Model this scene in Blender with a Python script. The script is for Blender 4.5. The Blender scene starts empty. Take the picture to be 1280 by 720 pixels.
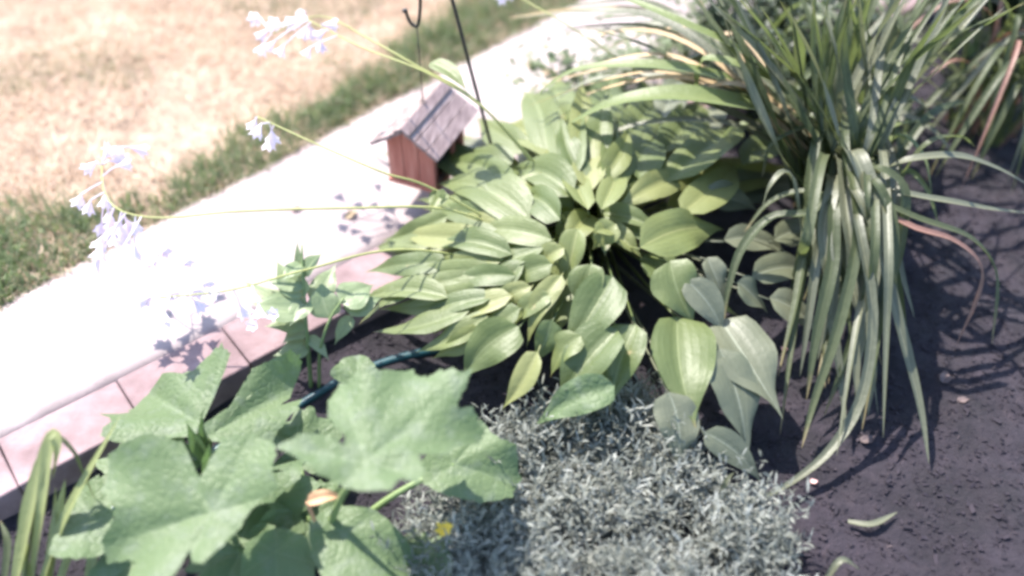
import bpy, math, random
from mathutils import Vector, Matrix, noise
random.seed(7)
R = math.radians
scene = bpy.context.scene
C = scene.collection

# ------------------------------------------------------------------ camera, sky, sun, exposure
CAM_H, CAM_PITCH, FPX = 1.75, R(45), 1109.0
cam_d = bpy.data.cameras.new('camera')
cam = bpy.data.objects.new('camera', cam_d); C.objects.link(cam)
cam.location = (0, 0, CAM_H)
cam.rotation_euler = (R(90) - CAM_PITCH, 0, 0)
cam_d.sensor_width = 36.0
cam_d.lens = 36.0 * FPX / 1280.0
cam_d.clip_start = 0.05
cam_d.clip_end = 500
cam_d.dof.use_dof = True
cam_d.dof.focus_distance = 2.12
cam_d.dof.aperture_fstop = 0.65
scene.camera = cam

SUN_AZ, SUN_EL = R(-42), R(57)          # azimuth from +Y towards +X
world = bpy.data.worlds.new('World'); scene.world = world
world.use_nodes = True
wn = world.node_tree.nodes; wl = world.node_tree.links
bg = wn['Background']
sky = wn.new('ShaderNodeTexSky'); sky.sky_type = 'NISHITA'; sky.sun_disc = False
sky.sun_elevation = SUN_EL; sky.sun_rotation = SUN_AZ
wl.new(sky.outputs['Color'], bg.inputs['Color'])
bg.inputs['Strength'].default_value = 0.15
sun_d = bpy.data.lights.new('sun', 'SUN'); sun_d.energy = 4.2; sun_d.angle = R(0.6)
sun_d.color = (1.0, 0.94, 0.88)
sun = bpy.data.objects.new('sun', sun_d); C.objects.link(sun)
sdir = Vector((math.sin(SUN_AZ) * math.cos(SUN_EL), math.cos(SUN_AZ) * math.cos(SUN_EL), math.sin(SUN_EL)))
sun.rotation_euler = sdir.to_track_quat('Z', 'Y').to_euler()
sun.location = sdir * 30
vs = scene.view_settings
vs.view_transform = 'Standard'; vs.look = 'None'; vs.gamma = 1.0; vs.use_curve_mapping = False
vs.exposure = 1.85
scene.cycles.max_bounces = 8
scene.cycles.filter_width = 3.3

# ------------------------------------------------------------------ measuring helpers
CS, SN = math.cos(CAM_PITCH), math.sin(CAM_PITCH)
CAMV = Vector((0, 0, CAM_H))
def ray(px, py):
    a = (px - 640) / FPX; b = (360 - py) / FPX
    return Vector((a, CS + b * SN, -SN + b * CS))
def P(px, py, z=0.0):
    """world point at height z that was measured at that spot of the photograph"""
    d = ray(px, py)
    return CAMV + d * ((z - CAM_H) / d.z)
def PY(px, py, y):
    d = ray(px, py)
    return CAMV + d * (y / d.y)
def depth(p):
    return p.y * CS + (CAM_H - p.z) * SN
def px2m(p, n):
    return n * depth(p) / FPX

# ------------------------------------------------------------------ materials
MATS = {}
def new_mat(name):
    m = bpy.data.materials.new(name); m.use_nodes = True
    nt = m.node_tree
    for n in list(nt.nodes): nt.nodes.remove(n)
    out = nt.nodes.new('ShaderNodeOutputMaterial')
    MATS[name] = m
    return m, nt, out
def N(nt, typ, **kw):
    n = nt.nodes.new(typ)
    for k, v in kw.items():
        setattr(n, k, v)
    return n
def ramp(nt, stops):
    r = N(nt, 'ShaderNodeValToRGB')
    el = r.color_ramp.elements
    while len(el) > 1: el.remove(el[-1])
    for i, (p, c) in enumerate(stops):
        e = el[0] if i == 0 else el.new(p)
        e.position = p; e.color = (c[0], c[1], c[2], 1)
    return r
def noise_tex(nt, scale, detail=6, rough=0.6, coord='Object'):
    tc = N(nt, 'ShaderNodeTexCoord')
    n = N(nt, 'ShaderNodeTexNoise')
    n.inputs['Scale'].default_value = scale; n.inputs['Detail'].default_value = detail
    n.inputs['Roughness'].default_value = rough
    nt.links.new(tc.outputs[coord], n.inputs['Vector'])
    return n
def math_n(nt, op, a, b=None):
    m = N(nt, 'ShaderNodeMath', operation=op)
    for i, v in enumerate((a, b)):
        if v is None: continue
        if isinstance(v, (int, float)): m.inputs[i].default_value = v
        else: nt.links.new(v, m.inputs[i])
    return m.outputs[0]
def mix_col(nt, fac, a, b, mode='MIX'):
    m = N(nt, 'ShaderNodeMix', data_type='RGBA', blend_type=mode)
    if isinstance(fac, (int, float)): m.inputs[0].default_value = fac
    else: nt.links.new(fac, m.inputs[0])
    for i, v in ((6, a), (7, b)):
        if isinstance(v, tuple): m.inputs[i].default_value = (v[0], v[1], v[2], 1)
        else: nt.links.new(v, m.inputs[i])
    return m.outputs[2]

def surface_mat(name, stops, scale, rough=0.9, bump=0.3, bscale=None, bdist=0.01, coarse=None):
    m, nt, out = new_mat(name)
    b = N(nt, 'ShaderNodeBsdfPrincipled'); b.inputs['Roughness'].default_value = rough
    n = noise_tex(nt, scale)
    r = ramp(nt, stops); nt.links.new(n.outputs['Fac'], r.inputs['Fac'])
    col = r.outputs['Color']
    if coarse:
        n3 = noise_tex(nt, coarse[0], 3)
        r3 = ramp(nt, [(0.35, coarse[1]), (0.65, coarse[2])]); nt.links.new(n3.outputs['Fac'], r3.inputs['Fac'])
        col = mix_col(nt, 1.0, col, r3.outputs['Color'], 'MULTIPLY')
    nt.links.new(col, b.inputs['Base Color'])
    n2 = noise_tex(nt, bscale or scale * 3, 8, 0.7)
    bp = N(nt, 'ShaderNodeBump'); bp.inputs['Strength'].default_value = bump; bp.inputs['Distance'].default_value = bdist
    nt.links.new(n2.outputs['Fac'], bp.inputs['Height']); nt.links.new(bp.outputs['Normal'], b.inputs['Normal'])
    nt.links.new(b.outputs[0], out.inputs[0])
    return m

def leaf_mat(name, ca, cb, trans, rough=0.42, veins=0, vein_col=None, tmix=0.3, spots=None, spec=0.5, edge=None):
    """leaf tissue: colour varies per leaf and in patches; veins follow the leaf's own uv"""
    m, nt, out = new_mat(name)
    oi = N(nt, 'ShaderNodeObjectInfo')
    n = noise_tex(nt, 9, 4)
    f = math_n(nt, 'ADD', math_n(nt, 'MULTIPLY', oi.outputs['Random'], 0.6), math_n(nt, 'MULTIPLY', n.outputs['Fac'], 0.5))
    f = math_n(nt, 'SUBTRACT', f, 0.05)
    mp = N(nt, 'ShaderNodeClamp'); nt.links.new(f, mp.inputs[0])
    col = mix_col(nt, mp.outputs[0], ca, cb)
    b = N(nt, 'ShaderNodeBsdfPrincipled'); b.inputs['Roughness'].default_value = rough
    b.inputs['Specular IOR Level'].default_value = spec
    uv = N(nt, 'ShaderNodeUVMap'); sep = N(nt, 'ShaderNodeSeparateXYZ'); nt.links.new(uv.outputs[0], sep.inputs[0])
    height = None
    if veins:
        s = math_n(nt, 'ABSOLUTE', math_n(nt, 'SINE', math_n(nt, 'MULTIPLY', sep.outputs['Y'], math.pi * veins)))
        height = math_n(nt, 'POWER', s, 0.5)
        vein_f = math_n(nt, 'LESS_THAN', s, 0.22)
        if vein_col:
            col = mix_col(nt, math_n(nt, 'MULTIPLY', vein_f, 0.07), col, vein_col)
        mid = math_n(nt, 'LESS_THAN', math_n(nt, 'ABSOLUTE', math_n(nt, 'SUBTRACT', sep.outputs['Y'], 0.5)), 0.02)
        if vein_col:
            col = mix_col(nt, math_n(nt, 'MULTIPLY', mid, 0.8), col, vein_col)
    if edge:
        tipf = ramp(nt, [(edge[0], (0, 0, 0)), (1.0, (1, 1, 1))])
        nt.links.new(sep.outputs['X'], tipf.inputs[0])
        col = mix_col(nt, math_n(nt, 'MULTIPLY', tipf.outputs[0], 0.9), col, edge[1])
    if spots:
        n4 = noise_tex(nt, spots[0], 3)
        r4 = ramp(nt, [(spots[1], (0, 0, 0)), (spots[1] + 0.06, (1, 1, 1))]); nt.links.new(n4.outputs['Fac'], r4.inputs[0])
        col = mix_col(nt, math_n(nt, 'MULTIPLY', r4.outputs[0], 0.8), col, spots[2])
    nt.links.new(col, b.inputs['Base Color'])
    nb = noise_tex(nt, 60, 4)
    bp0 = N(nt, 'ShaderNodeBump'); bp0.inputs['Strength'].default_value = 0.45; bp0.inputs['Distance'].default_value = 0.004
    nt.links.new(nb.outputs['Fac'], bp0.inputs['Height'])
    nrm = bp0.outputs['Normal']
    if height is not None:
        bp = N(nt, 'ShaderNodeBump'); bp.inputs['Strength'].default_value = 0.13; bp.inputs['Distance'].default_value = 0.003
        nt.links.new(height, bp.inputs['Height']); nt.links.new(nrm, bp.inputs['Normal']); nrm = bp.outputs['Normal']
    nt.links.new(nrm, b.inputs['Normal'])
    t = N(nt, 'ShaderNodeBsdfTranslucent')
    tcol = mix_col(nt, 0.35, trans, col)
    nt.links.new(tcol, t.inputs['Color']); nt.links.new(nrm, t.inputs['Normal'])
    ms = N(nt, 'ShaderNodeMixShader'); ms.inputs[0].default_value = tmix
    nt.links.new(b.outputs[0], ms.inputs[1]); nt.links.new(t.outputs[0], ms.inputs[2])
    nt.links.new(ms.outputs[0], out.inputs[0])
    return m

def blade_mat(name, stops, trans, tmix=0.3, rough=0.6, patch=None):
    """grass-like stuff: one colour per blade out of a colour attribute"""
    m, nt, out = new_mat(name)
    at = N(nt, 'ShaderNodeAttribute', attribute_name='shade')
    r = ramp(nt, stops)
    fac = at.outputs['Fac']
    if patch:
        n = noise_tex(nt, patch[0], 4)
        fac = math_n(nt, 'ADD', math_n(nt, 'MULTIPLY', fac, 1 - patch[1]), math_n(nt, 'MULTIPLY', math_n(nt, 'SUBTRACT', n.outputs['Fac'], 0.2), patch[1] * 1.6))
    nt.links.new(fac, r.inputs[0])
    b = N(nt, 'ShaderNodeBsdfPrincipled'); b.inputs['Roughness'].default_value = rough
    b.inputs['Specular IOR Level'].default_value = 0.3
    nt.links.new(r.outputs[0], b.inputs['Base Color'])
    t = N(nt, 'ShaderNodeBsdfTranslucent'); nt.links.new(mix_col(nt, 0.5, trans, r.outputs[0]), t.inputs['Color'])
    ms = N(nt, 'ShaderNodeMixShader'); ms.inputs[0].default_value = tmix
    nt.links.new(b.outputs[0], ms.inputs[1]); nt.links.new(t.outputs[0], ms.inputs[2])
    nt.links.new(ms.outputs[0], out.inputs[0])
    return m

M_soil = surface_mat('soil', [(0.3, (0.013, 0.0105, 0.0155)), (0.55, (0.021, 0.017, 0.0235)), (0.75, (0.036, 0.029, 0.035))], 22, 0.95, 0.9, 60, 0.02, coarse=(4.5, (0.62, 0.6, 0.62), (1.35, 1.25, 1.3)))  # faint purple of lens flare mixed into the dark soil colour
M_mulch = blade_mat('mulch', [(0.0, (0.012, 0.010, 0.014)), (0.6, (0.025, 0.020, 0.027)), (0.9, (0.045, 0.036, 0.041)), (1.0, (0.075, 0.058, 0.06))], (0.05, 0.04, 0.04), 0.0, 0.9)  # chips carry the same flare purple in their base colour
M_concrete = surface_mat('concrete', [(0.3, (0.27, 0.228, 0.222)), (0.55, (0.34, 0.287, 0.28)), (0.8, (0.41, 0.355, 0.345))], 14, 0.9, 0.35, 120, 0.004, coarse=(2.3, (0.72, 0.69, 0.69), (1, 1, 1)))
M_block = surface_mat('pink_concrete', [(0.25, (0.17, 0.112, 0.112)), (0.55, (0.235, 0.165, 0.168)), (0.8, (0.29, 0.215, 0.22))], 16, 0.92, 0.5, 90, 0.006, coarse=(6, (0.72, 0.7, 0.7), (1.1, 1.1, 1.1)))
M_lawn = surface_mat('dry_lawn', [(0.25, (0.25, 0.165, 0.115)), (0.5, (0.44, 0.325, 0.245)), (0.75, (0.58, 0.465, 0.37))], 9, 0.95, 0.9, 70, 0.02, coarse=(1.3, (0.7, 0.68, 0.62), (1, 1, 1)))
M_straw = blade_mat('straw', [(0.0, (0.20, 0.125, 0.08)), (0.3, (0.42, 0.31, 0.235)), (0.65, (0.64, 0.485, 0.365)), (1.0, (0.74, 0.65, 0.56))], (0.5, 0.38, 0.22), 0.25, 0.6, patch=(2.6, 0.55))
M_grass = blade_mat('green_grass', [(0.0, (0.26, 0.19, 0.13)), (0.25, (0.18, 0.17, 0.10)), (0.5, (0.14, 0.18, 0.095)), (0.75, (0.19, 0.23, 0.125)), (1.0, (0.46, 0.38, 0.26))], (0.16, 0.26, 0.05), 0.35, patch=(5, 0.4))
M_silver = blade_mat('silver_leaf', [(0.0, (0.075, 0.08, 0.066)), (0.5, (0.155, 0.165, 0.142)), (1.0, (0.33, 0.34, 0.31))], (0.22, 0.27, 0.2), 0.2, 0.5)
M_shrub = blade_mat('shrub_leaf', [(0.0, (0.022, 0.03, 0.018)), (0.5, (0.042, 0.056, 0.032)), (1.0, (0.11, 0.14, 0.06))], (0.12, 0.2, 0.04), 0.25, 0.45)
M_hosta = leaf_mat('hosta_leaf', (0.060, 0.090, 0.029), (0.145, 0.170, 0.062), (0.30, 0.38, 0.07), 0.5, 9, (0.19, 0.22, 0.10), 0.3, edge=(0.9, (0.26, 0.2, 0.1)), spots=(16, 0.69, (0.30, 0.24, 0.13)))
M_hosta_y = leaf_mat('hosta_leaf_yellow', (0.120, 0.150, 0.050), (0.210, 0.218, 0.084), (0.40, 0.42, 0.07), 0.52, 9, (0.26, 0.27, 0.11), 0.3)
M_hosta_g = leaf_mat('hosta_leaf_grey', (0.082, 0.094, 0.056), (0.135, 0.141, 0.092), (0.2, 0.25, 0.1), 0.5, 9, (0.22, 0.235, 0.17), 0.18, spots=(9, 0.72, (0.22, 0.2, 0.13)))
M_squash = leaf_mat('squash_leaf', (0.088, 0.130, 0.058), (0.128, 0.172, 0.086), (0.18, 0.32, 0.08), 0.52, 0, None, 0.3, spec=0.28)
M_petiole = leaf_mat('petiole', (0.13, 0.19, 0.07), (0.2, 0.26, 0.1), (0.3, 0.4, 0.1), 0.5, tmix=0.15)
M_stalk = leaf_mat('flower_stalk', (0.26, 0.28, 0.08), (0.36, 0.36, 0.13), (0.4, 0.42, 0.1), 0.5, tmix=0.15)
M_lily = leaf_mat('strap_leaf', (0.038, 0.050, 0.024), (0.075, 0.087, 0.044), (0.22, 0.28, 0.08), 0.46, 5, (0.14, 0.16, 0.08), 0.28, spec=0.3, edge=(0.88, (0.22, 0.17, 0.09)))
M_lily_b = leaf_mat('strap_leaf_bright', (0.115, 0.15, 0.055), (0.165, 0.195, 0.085), (0.3, 0.38, 0.1), 0.45, 5, (0.2, 0.22, 0.11), 0.3, spec=0.3)  # brighter strap green that makes the long arches stand out
M_lily_p = leaf_mat('strap_leaf_pale', (0.072, 0.078, 0.048), (0.125, 0.130, 0.084), (0.26, 0.29, 0.12), 0.48, 5, (0.26, 0.26, 0.17), 0.2)
M_dead = leaf_mat('dead_leaf', (0.13, 0.065, 0.05), (0.22, 0.115, 0.085), (0.4, 0.2, 0.1), 0.55, 4, (0.4, 0.27, 0.2), 0.15)
M_tan = leaf_mat('tan_leaf', (0.34, 0.24, 0.13), (0.46, 0.34, 0.2), (0.4, 0.3, 0.14), 0.6, 4, (0.5, 0.4, 0.25), 0.2)
M_brown = leaf_mat('brown_leaf', (0.07, 0.05, 0.05), (0.12, 0.085, 0.08), (0.1, 0.06, 0.05), 0.7, 5, (0.14, 0.1, 0.09), 0.1)
M_orange = leaf_mat('orange_leaf', (0.42, 0.23, 0.12), (0.52, 0.33, 0.2), (0.5, 0.25, 0.05), 0.6, 0, None, 0.2)
M_petal = leaf_mat('lavender_petal', (0.78, 0.69, 0.76), (0.86, 0.82, 0.84), (0.7, 0.6, 0.8), 0.6, 3, (0.6, 0.5, 0.7), 0.35)
M_yellow = leaf_mat('yellow_petal', (0.68, 0.46, 0.03), (0.8, 0.6, 0.08), (0.8, 0.6, 0.05), 0.6, tmix=0.3)
M_pinkpetal = leaf_mat('pink_petal', (0.6, 0.34, 0.33), (0.7, 0.45, 0.42), (0.7, 0.4, 0.4), 0.6, tmix=0.3)
M_iris = leaf_mat('sword_leaf', (0.17, 0.20, 0.075), (0.26, 0.28, 0.12), (0.4, 0.45, 0.12), 0.45, 5, (0.28, 0.3, 0.15), 0.3)
M_weed = leaf_mat('weed_leaf', (0.15, 0.20, 0.10), (0.24, 0.29, 0.16), (0.3, 0.4, 0.12), 0.45, 6, (0.27, 0.31, 0.18), 0.3)

def metal_mat():
    m, nt, out = new_mat('black_iron')
    b = N(nt, 'ShaderNodeBsdfPrincipled'); b.inputs['Metallic'].default_value = 0.4; b.inputs['Roughness'].default_value = 0.45
    n = noise_tex(nt, 60); r = ramp(nt, [(0.4, (0.018, 0.018, 0.02)), (0.75, (0.05, 0.045, 0.04))])
    nt.links.new(n.outputs[0], r.inputs[0]); nt.links.new(r.outputs[0], b.inputs['Base Color'])
    nt.links.new(b.outputs[0], out.inputs[0]); return m
M_iron = metal_mat()
def hose_mat():
    m, nt, out = new_mat('teal_rubber')
    b = N(nt, 'ShaderNodeBsdfPrincipled'); b.inputs['Roughness'].default_value = 0.4
    n = noise_tex(nt, 30); r = ramp(nt, [(0.3, (0.005, 0.035, 0.045)), (0.8, (0.009, 0.06, 0.07))])
    nt.links.new(n.outputs[0], r.inputs[0]); nt.links.new(r.outputs[0], b.inputs['Base Color'])
    nt.links.new(b.outputs[0], out.inputs[0]); return m
M_hose = hose_mat()
def wood_mat(name, a, b_, c, rough, axis='Z'):
    m, nt, out = new_mat(name)
    b = N(nt, 'ShaderNodeBsdfPrincipled'); b.inputs['Roughness'].default_value = rough
    tc = N(nt, 'ShaderNodeTexCoord'); mp = N(nt, 'ShaderNodeMapping')
    mp.inputs['Scale'].default_value = {'Z': (40, 40, 4), 'Y': (40, 4, 40)}[axis]
    nt.links.new(tc.outputs['Object'], mp.inputs[0])
    n = N(nt, 'ShaderNodeTexNoise'); n.inputs['Scale'].default_value = 2.2; n.inputs['Detail'].default_value = 8
    nt.links.new(mp.outputs[0], n.inputs['Vector'])
    r = ramp(nt, [(0.3, a), (0.52, b_), (0.75, c)]); nt.links.new(n.outputs[0], r.inputs[0])
    nt.links.new(r.outputs[0], b.inputs['Base Color'])
    bp = N(nt, 'ShaderNodeBump'); bp.inputs['Strength'].default_value = 0.5; bp.inputs['Distance'].default_value = 0.003
    nt.links.new(n.outputs[0], bp.inputs['Height']); nt.links.new(bp.outputs[0], b.inputs['Normal'])
    nt.links.new(b.outputs[0], out.inputs[0]); return m
M_redwood = wood_mat('red_cedar', (0.32, 0.10, 0.068), (0.42, 0.15, 0.105), (0.48, 0.21, 0.15), 0.7)
M_greywood = wood_mat('weathered_roof_board', (0.13, 0.09, 0.085), (0.20, 0.145, 0.138), (0.31, 0.24, 0.235), 0.42, 'Y')
M_darkwood = wood_mat('dark_wood', (0.05, 0.028, 0.024), (0.08, 0.045, 0.036), (0.12, 0.07, 0.055), 0.7)
def glass_mat():
    m, nt, out = new_mat('cloudy_plastic')
    b = N(nt, 'ShaderNodeBsdfPrincipled'); b.inputs['Roughness'].default_value = 0.25
    n = noise_tex(nt, 14); r = ramp(nt, [(0.35, (0.05, 0.04, 0.04)), (0.7, (0.1, 0.08, 0.075))])
    nt.links.new(n.outputs[0], r.inputs[0]); nt.links.new(r.outputs[0], b.inputs['Base Color'])
    nt.links.new(b.outputs[0], out.inputs[0]); return m
M_pane = glass_mat()

# ------------------------------------------------------------------ object helpers
def mesh_obj(name, verts, faces, mat, parent=None, smooth=True, uvs=None, shade=None):
    me = bpy.data.meshes.new(name)
    off = parent_origin(parent)
    me.from_pydata([tuple(Vector(v) - off) for v in verts], [], faces)
    if uvs is not None:
        ul = me.uv_layers.new(name='UVMap')
        vi = [0] * len(me.loops); me.loops.foreach_get('vertex_index', vi)
        flat = [0.0] * (2 * len(vi))
        for i, v in enumerate(vi):
            flat[2 * i] = uvs[v][0]; flat[2 * i + 1] = uvs[v][1]
        ul.data.foreach_set('uv', flat)
    if shade is not None:
        a = me.attributes.new('shade', 'FLOAT', 'POINT'); a.data.foreach_set('value', shade)
    if smooth:
        me.polygons.foreach_set('use_smooth', [True] * len(me.polygons))
    me.materials.append(mat)
    o = bpy.data.objects.new(name, me); C.objects.link(o)
    if parent is not None: o.parent = parent
    me.update()
    return o
ORIG = {}
def parent_origin(p):
    return ORIG.get(p.name, Vector((0, 0, 0))) if p is not None else Vector((0, 0, 0))
def tag(o, label, cat, group=None):
    o['label'] = label; o['category'] = cat
    if group: o['group'] = group
    return o
def thing(name, loc, label, cat, group=None):
    o = bpy.data.objects.new(name, None); C.objects.link(o)
    o.empty_display_size = 0.05
    o.location = loc; ORIG[o.name] = Vector(loc)
    return tag(o, label, cat, group)
def structure(o):
    o['kind'] = 'structure'; return o
def stuff(o, label=None, cat=None):
    o['kind'] = 'stuff'
    if label: tag(o, label, cat)
    return o

def catmull(pts, n):
    pts = [Vector(p) for p in pts]
    if len(pts) == 2:
        return [pts[0].lerp(pts[1], i / (n - 1)) for i in range(n)]
    ext = [pts[0] * 2 - pts[1]] + pts + [pts[-1] * 2 - pts[-2]]
    segs = len(pts) - 1
    out = []
    for i in range(n):
        t = i / (n - 1) * segs
        k = min(int(t), segs - 1); f = t - k
        p0, p1, p2, p3 = ext[k:k + 4]
        out.append(0.5 * ((2 * p1) + (p2 - p0) * f + (2 * p0 - 5 * p1 + 4 * p2 - p3) * f * f + (3 * p1 - p0 - 3 * p2 + p3) * f ** 3))
    return out

def tube_geo(pts, radii, n=6, cap=True):
    verts, faces = [], []
    m = len(pts)
    ref = Vector((0.31, 0.17, 0.93)).normalized()
    for i, p in enumerate(pts):
        t = (pts[min(i + 1, m - 1)] - pts[max(i - 1, 0)])
        t = t.normalized() if t.length > 1e-9 else Vector((0, 0, 1))
        s = t.cross(ref)
        if s.length < 0.05: s = t.cross(Vector((1, 0, 0)))
        s.normalize(); u = s.cross(t)
        r = radii[i] if isinstance(radii, (list, tuple)) else radii
        for k in range(n):
            a = 2 * math.pi * k / n
            verts.append(p + (s * math.cos(a) + u * math.sin(a)) * r)
    for i in range(m - 1):
        for k in range(n):
            k2 = (k + 1) % n
            faces.append((i * n + k, i * n + k2, (i + 1) * n + k2, (i + 1) * n + k))
    if cap:
        faces.append(tuple(range(n - 1, -1, -1)))
        faces.append(tuple((m - 1) * n + k for k in range(n)))
    return verts, faces
def tube(name, pts, radii, mat, parent=None, n=6, samples=None):
    if samples:
        r0, r1 = radii if isinstance(radii, (list, tuple)) else (radii, radii)
        pts = catmull(pts, samples)
        radii = [r0 + (r1 - r0) * i / (samples - 1) for i in range(samples)]
    v, f = tube_geo(pts, radii, n)
    return mesh_obj(name, v, f, mat, parent, uvs=[(0.5, 0.3)] * len(v))

def ovate(u, k=0.62, sharp=0.75):
    return max(0.0, math.sin(math.pi * min(1, max(0, u)) ** k)) ** (0.6 + 1.0 * u)
def leaf_geo(B, T, w, up, arch=0.12, fold=0.18, wave=0.04, twist=0.0, nu=12, nv=8, prof=ovate, droop=0.0, seed=0):
    """blade of a leaf: midrib from B to T arched along `up`, half-width w/2, folded along the midrib with a wavy edge"""
    rnd = random.Random(seed)
    B, T, up = Vector(B), Vector(T), Vector(up).normalized()
    L = (T - B).length
    mid = (B + T) / 2 + up * (arch * L) 
    ph = rnd.uniform(0, 6.3); fr = rnd.uniform(1.3, 2.6); asym = rnd.uniform(-0.12, 0.12); bend = rnd.uniform(-0.09, 0.09)
    side0 = (T - B).cross(up).normalized()
    verts, uvs, faces = [], [], []
    for i in range(nu + 1):
        u = i / nu
        p = B * (1 - u) ** 2 + mid * (2 * u * (1 - u)) + T * u * u
        p = p + side0 * (bend * L * math.sin(math.pi * u)) - Vector((0, 0, 1)) * droop * L * max(0, u - 0.6) ** 2 * 4
        t = ((mid - B) * (1 - u) + (T - mid) * u).normalized()
        s = t.cross(up)
        if s.length < 1e-4: s = side0
        s = s.normalized(); nrm = s.cross(t).normalized()
        if twist:
            q = Matrix.Rotation(twist * (u - 0.2), 3, t); s = q @ s; nrm = q @ nrm
        hw = w * 0.5 * max(prof(u), 0.02 if i < nu else 0.0)
        for j in range(nv + 1):
            v = -1 + 2 * j / nv
            e = abs(v)
            hh = hw * (1 + asym * v)
            lift = fold * hh * (e ** 0.8) * 0.9 - 0.10 * hh * e ** 3
            wv = wave * w * e * e * math.sin(fr * math.pi * 2 * u + ph + (1.7 if v > 0 else 0)) * math.sin(math.pi * u)
            verts.append(p + s * (v * hh) + nrm * (lift + wv))
            uvs.append((u, j / nv))
    for i in range(nu):
        for j in range(nv):
            a = i * (nv + 1) + j
            faces.append((a, a + nv + 1, a + nv + 2, a + 1))
    return verts, faces, uvs
def join_geo(*gs):
    V, F, U = [], [], []
    for g in gs:
        v, f = g[0], g[1]; u = g[2] if len(g) > 2 else [(0.5, 0.3)] * len(v)
        o = len(V); V += v; U += u; F += [tuple(i + o for i in q) for q in f]
    return V, F, U

def ribbon_geo(pts, w, n=22, fold=0.35, up=None, tip=0.35, base=0.7, twist=0.0, nv=4):
    """strap leaf along a curve: keeled cross-section, tapering to the tip"""
    c = catmull(pts, n)
    verts, uvs, faces = [], [], []
    sprev = None
    for i, p in enumerate(c):
        u = i / (n - 1)
        t = (c[min(i + 1, n - 1)] - c[max(i - 1, 0)]).normalized()
        ref = up if up is not None else (CAMV * 0.35 + Vector((0, 0, 0.6)))
        s = t.cross(ref)
        if s.length < 0.15 and sprev is not None: s = sprev - t * sprev.dot(t)
        s.normalize()
        if sprev is not None and s.dot(sprev) < 0: s = -s
        if sprev is not None: s = (s + sprev * 0.8).normalized(); s = (s - t * s.dot(t)).normalized()
        sprev = s
        nn = s.cross(t)
        if nn.z < 0: nn = -nn
        if twist:
            q = Matrix.Rotation(twist * u, 3, t); s2, n2 = q @ s, q @ nn
        else: s2, n2 = s, nn
        hw = 0.5 * w * (base + (1 - base) * min(1, u / 0.25)) * (1 if u < 1 - tip else max(0.03, ((1 - u) / tip) ** 0.7))
        for j in range(nv + 1):
            v = -1 + 2 * j / nv
            verts.append(p + s2 * (v * hw) + n2 * (abs(v) * hw * fold)); uvs.append((u, j / nv))
    for i in range(n - 1):
        for j in range(nv):
            a = i * (nv + 1) + j
            faces.append((a, a + nv + 1, a + nv + 2, a + 1))
    return verts, faces, uvs

def box_geo(cx, cy, cz, sx, sy, sz):
    v = [Vector((cx + a * sx / 2, cy + b * sy / 2, cz + c * sz / 2)) for a in (-1, 1) for b in (-1, 1) for c in (-1, 1)]
    f = [(0, 1, 3, 2), (4, 6, 7, 5), (0, 4, 5, 1), (2, 3, 7, 6), (0, 2, 6, 4), (1, 5, 7, 3)]
    return v, f
def bevel(o, w=0.004, seg=2):
    m = o.modifiers.new('bevel', 'BEVEL'); m.width = w; m.segments = seg; m.limit_method = 'ANGLE'
    return o

# ------------------------------------------------------------------ the setting
SOIL = -0.05
def soil_z(x, y):
    p = Vector((x, y, 0))
    return SOIL + 0.022 * noise.noise(p * 3.1) + 0.012 * noise.noise(p * 11) + 0.006 * noise.noise(p * 31)
FAR0, FARD = Vector((-1.391, 1.658, 0)), Vector((0.693, 0.721, 0)).normalized()
NEAR0, NEARD = Vector((-1.215, 1.227, 0)), Vector((0.775, 0.632, 0)).normalized()
FARN = Vector((-FARD.y, FARD.x, 0)); NEARN = Vector((NEARD.y, -NEARD.x, 0))       # away from the path, towards the bed

def grid_sheet(name, x0, x1, y0, y1, nx, ny, zf, mat):
    v, f = [], []
    for j in range(ny + 1):
        for i in range(nx + 1):
            x = x0 + (x1 - x0) * i / nx; y = y0 + (y1 - y0) * j / ny
            v.append((x, y, zf(x, y)))
    for j in range(ny):
        for i in range(nx):
            a = j * (nx + 1) + i
            f.append((a, a + 1, a + nx + 2, a + nx + 1))
    return structure(mesh_obj(name, v, f, mat))
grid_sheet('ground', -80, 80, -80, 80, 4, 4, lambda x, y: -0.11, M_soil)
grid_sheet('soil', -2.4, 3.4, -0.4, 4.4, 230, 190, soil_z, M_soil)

# lawn: a gently uneven sheet beyond the far edge of the path
def lawn():
    v, f = [], []
    na, nb = 120, 60
    aa = [-60, -20, -6] + [-2.2 + 6.4 * i / (na - 1) for i in range(na)] + [8, 20, 60]
    bb = [0] + [0.015 + 3.0 * (i / (nb - 1)) ** 1.2 for i in range(nb)] + [6, 20, 80]
    for b in bb:
        for a in aa:
            p = FAR0 + FARD * a + FARN * b
            w = 0.012 * noise.noise(Vector((a * 9, 0, 3))) + 0.008 * noise.noise(Vector((a * 30, 5, 1)))
            if b < 0.4: p += FARN * (w * (1 - b / 0.4))
            z = 0.0 + 0.018 * noise.noise(p * 2.3) + 0.008 * noise.noise(p * 9)
            if b == 0: z = -0.10
            v.append((p.x, p.y, z))
    W = len(aa)
    for j in range(len(bb) - 1):
        for i in range(W - 1):
            a = j * W + i; f.append((a, a + 1, a + W + 1, a + W))
    return structure(mesh_obj('lawn', v, f, M_lawn))
lawn()

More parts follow.
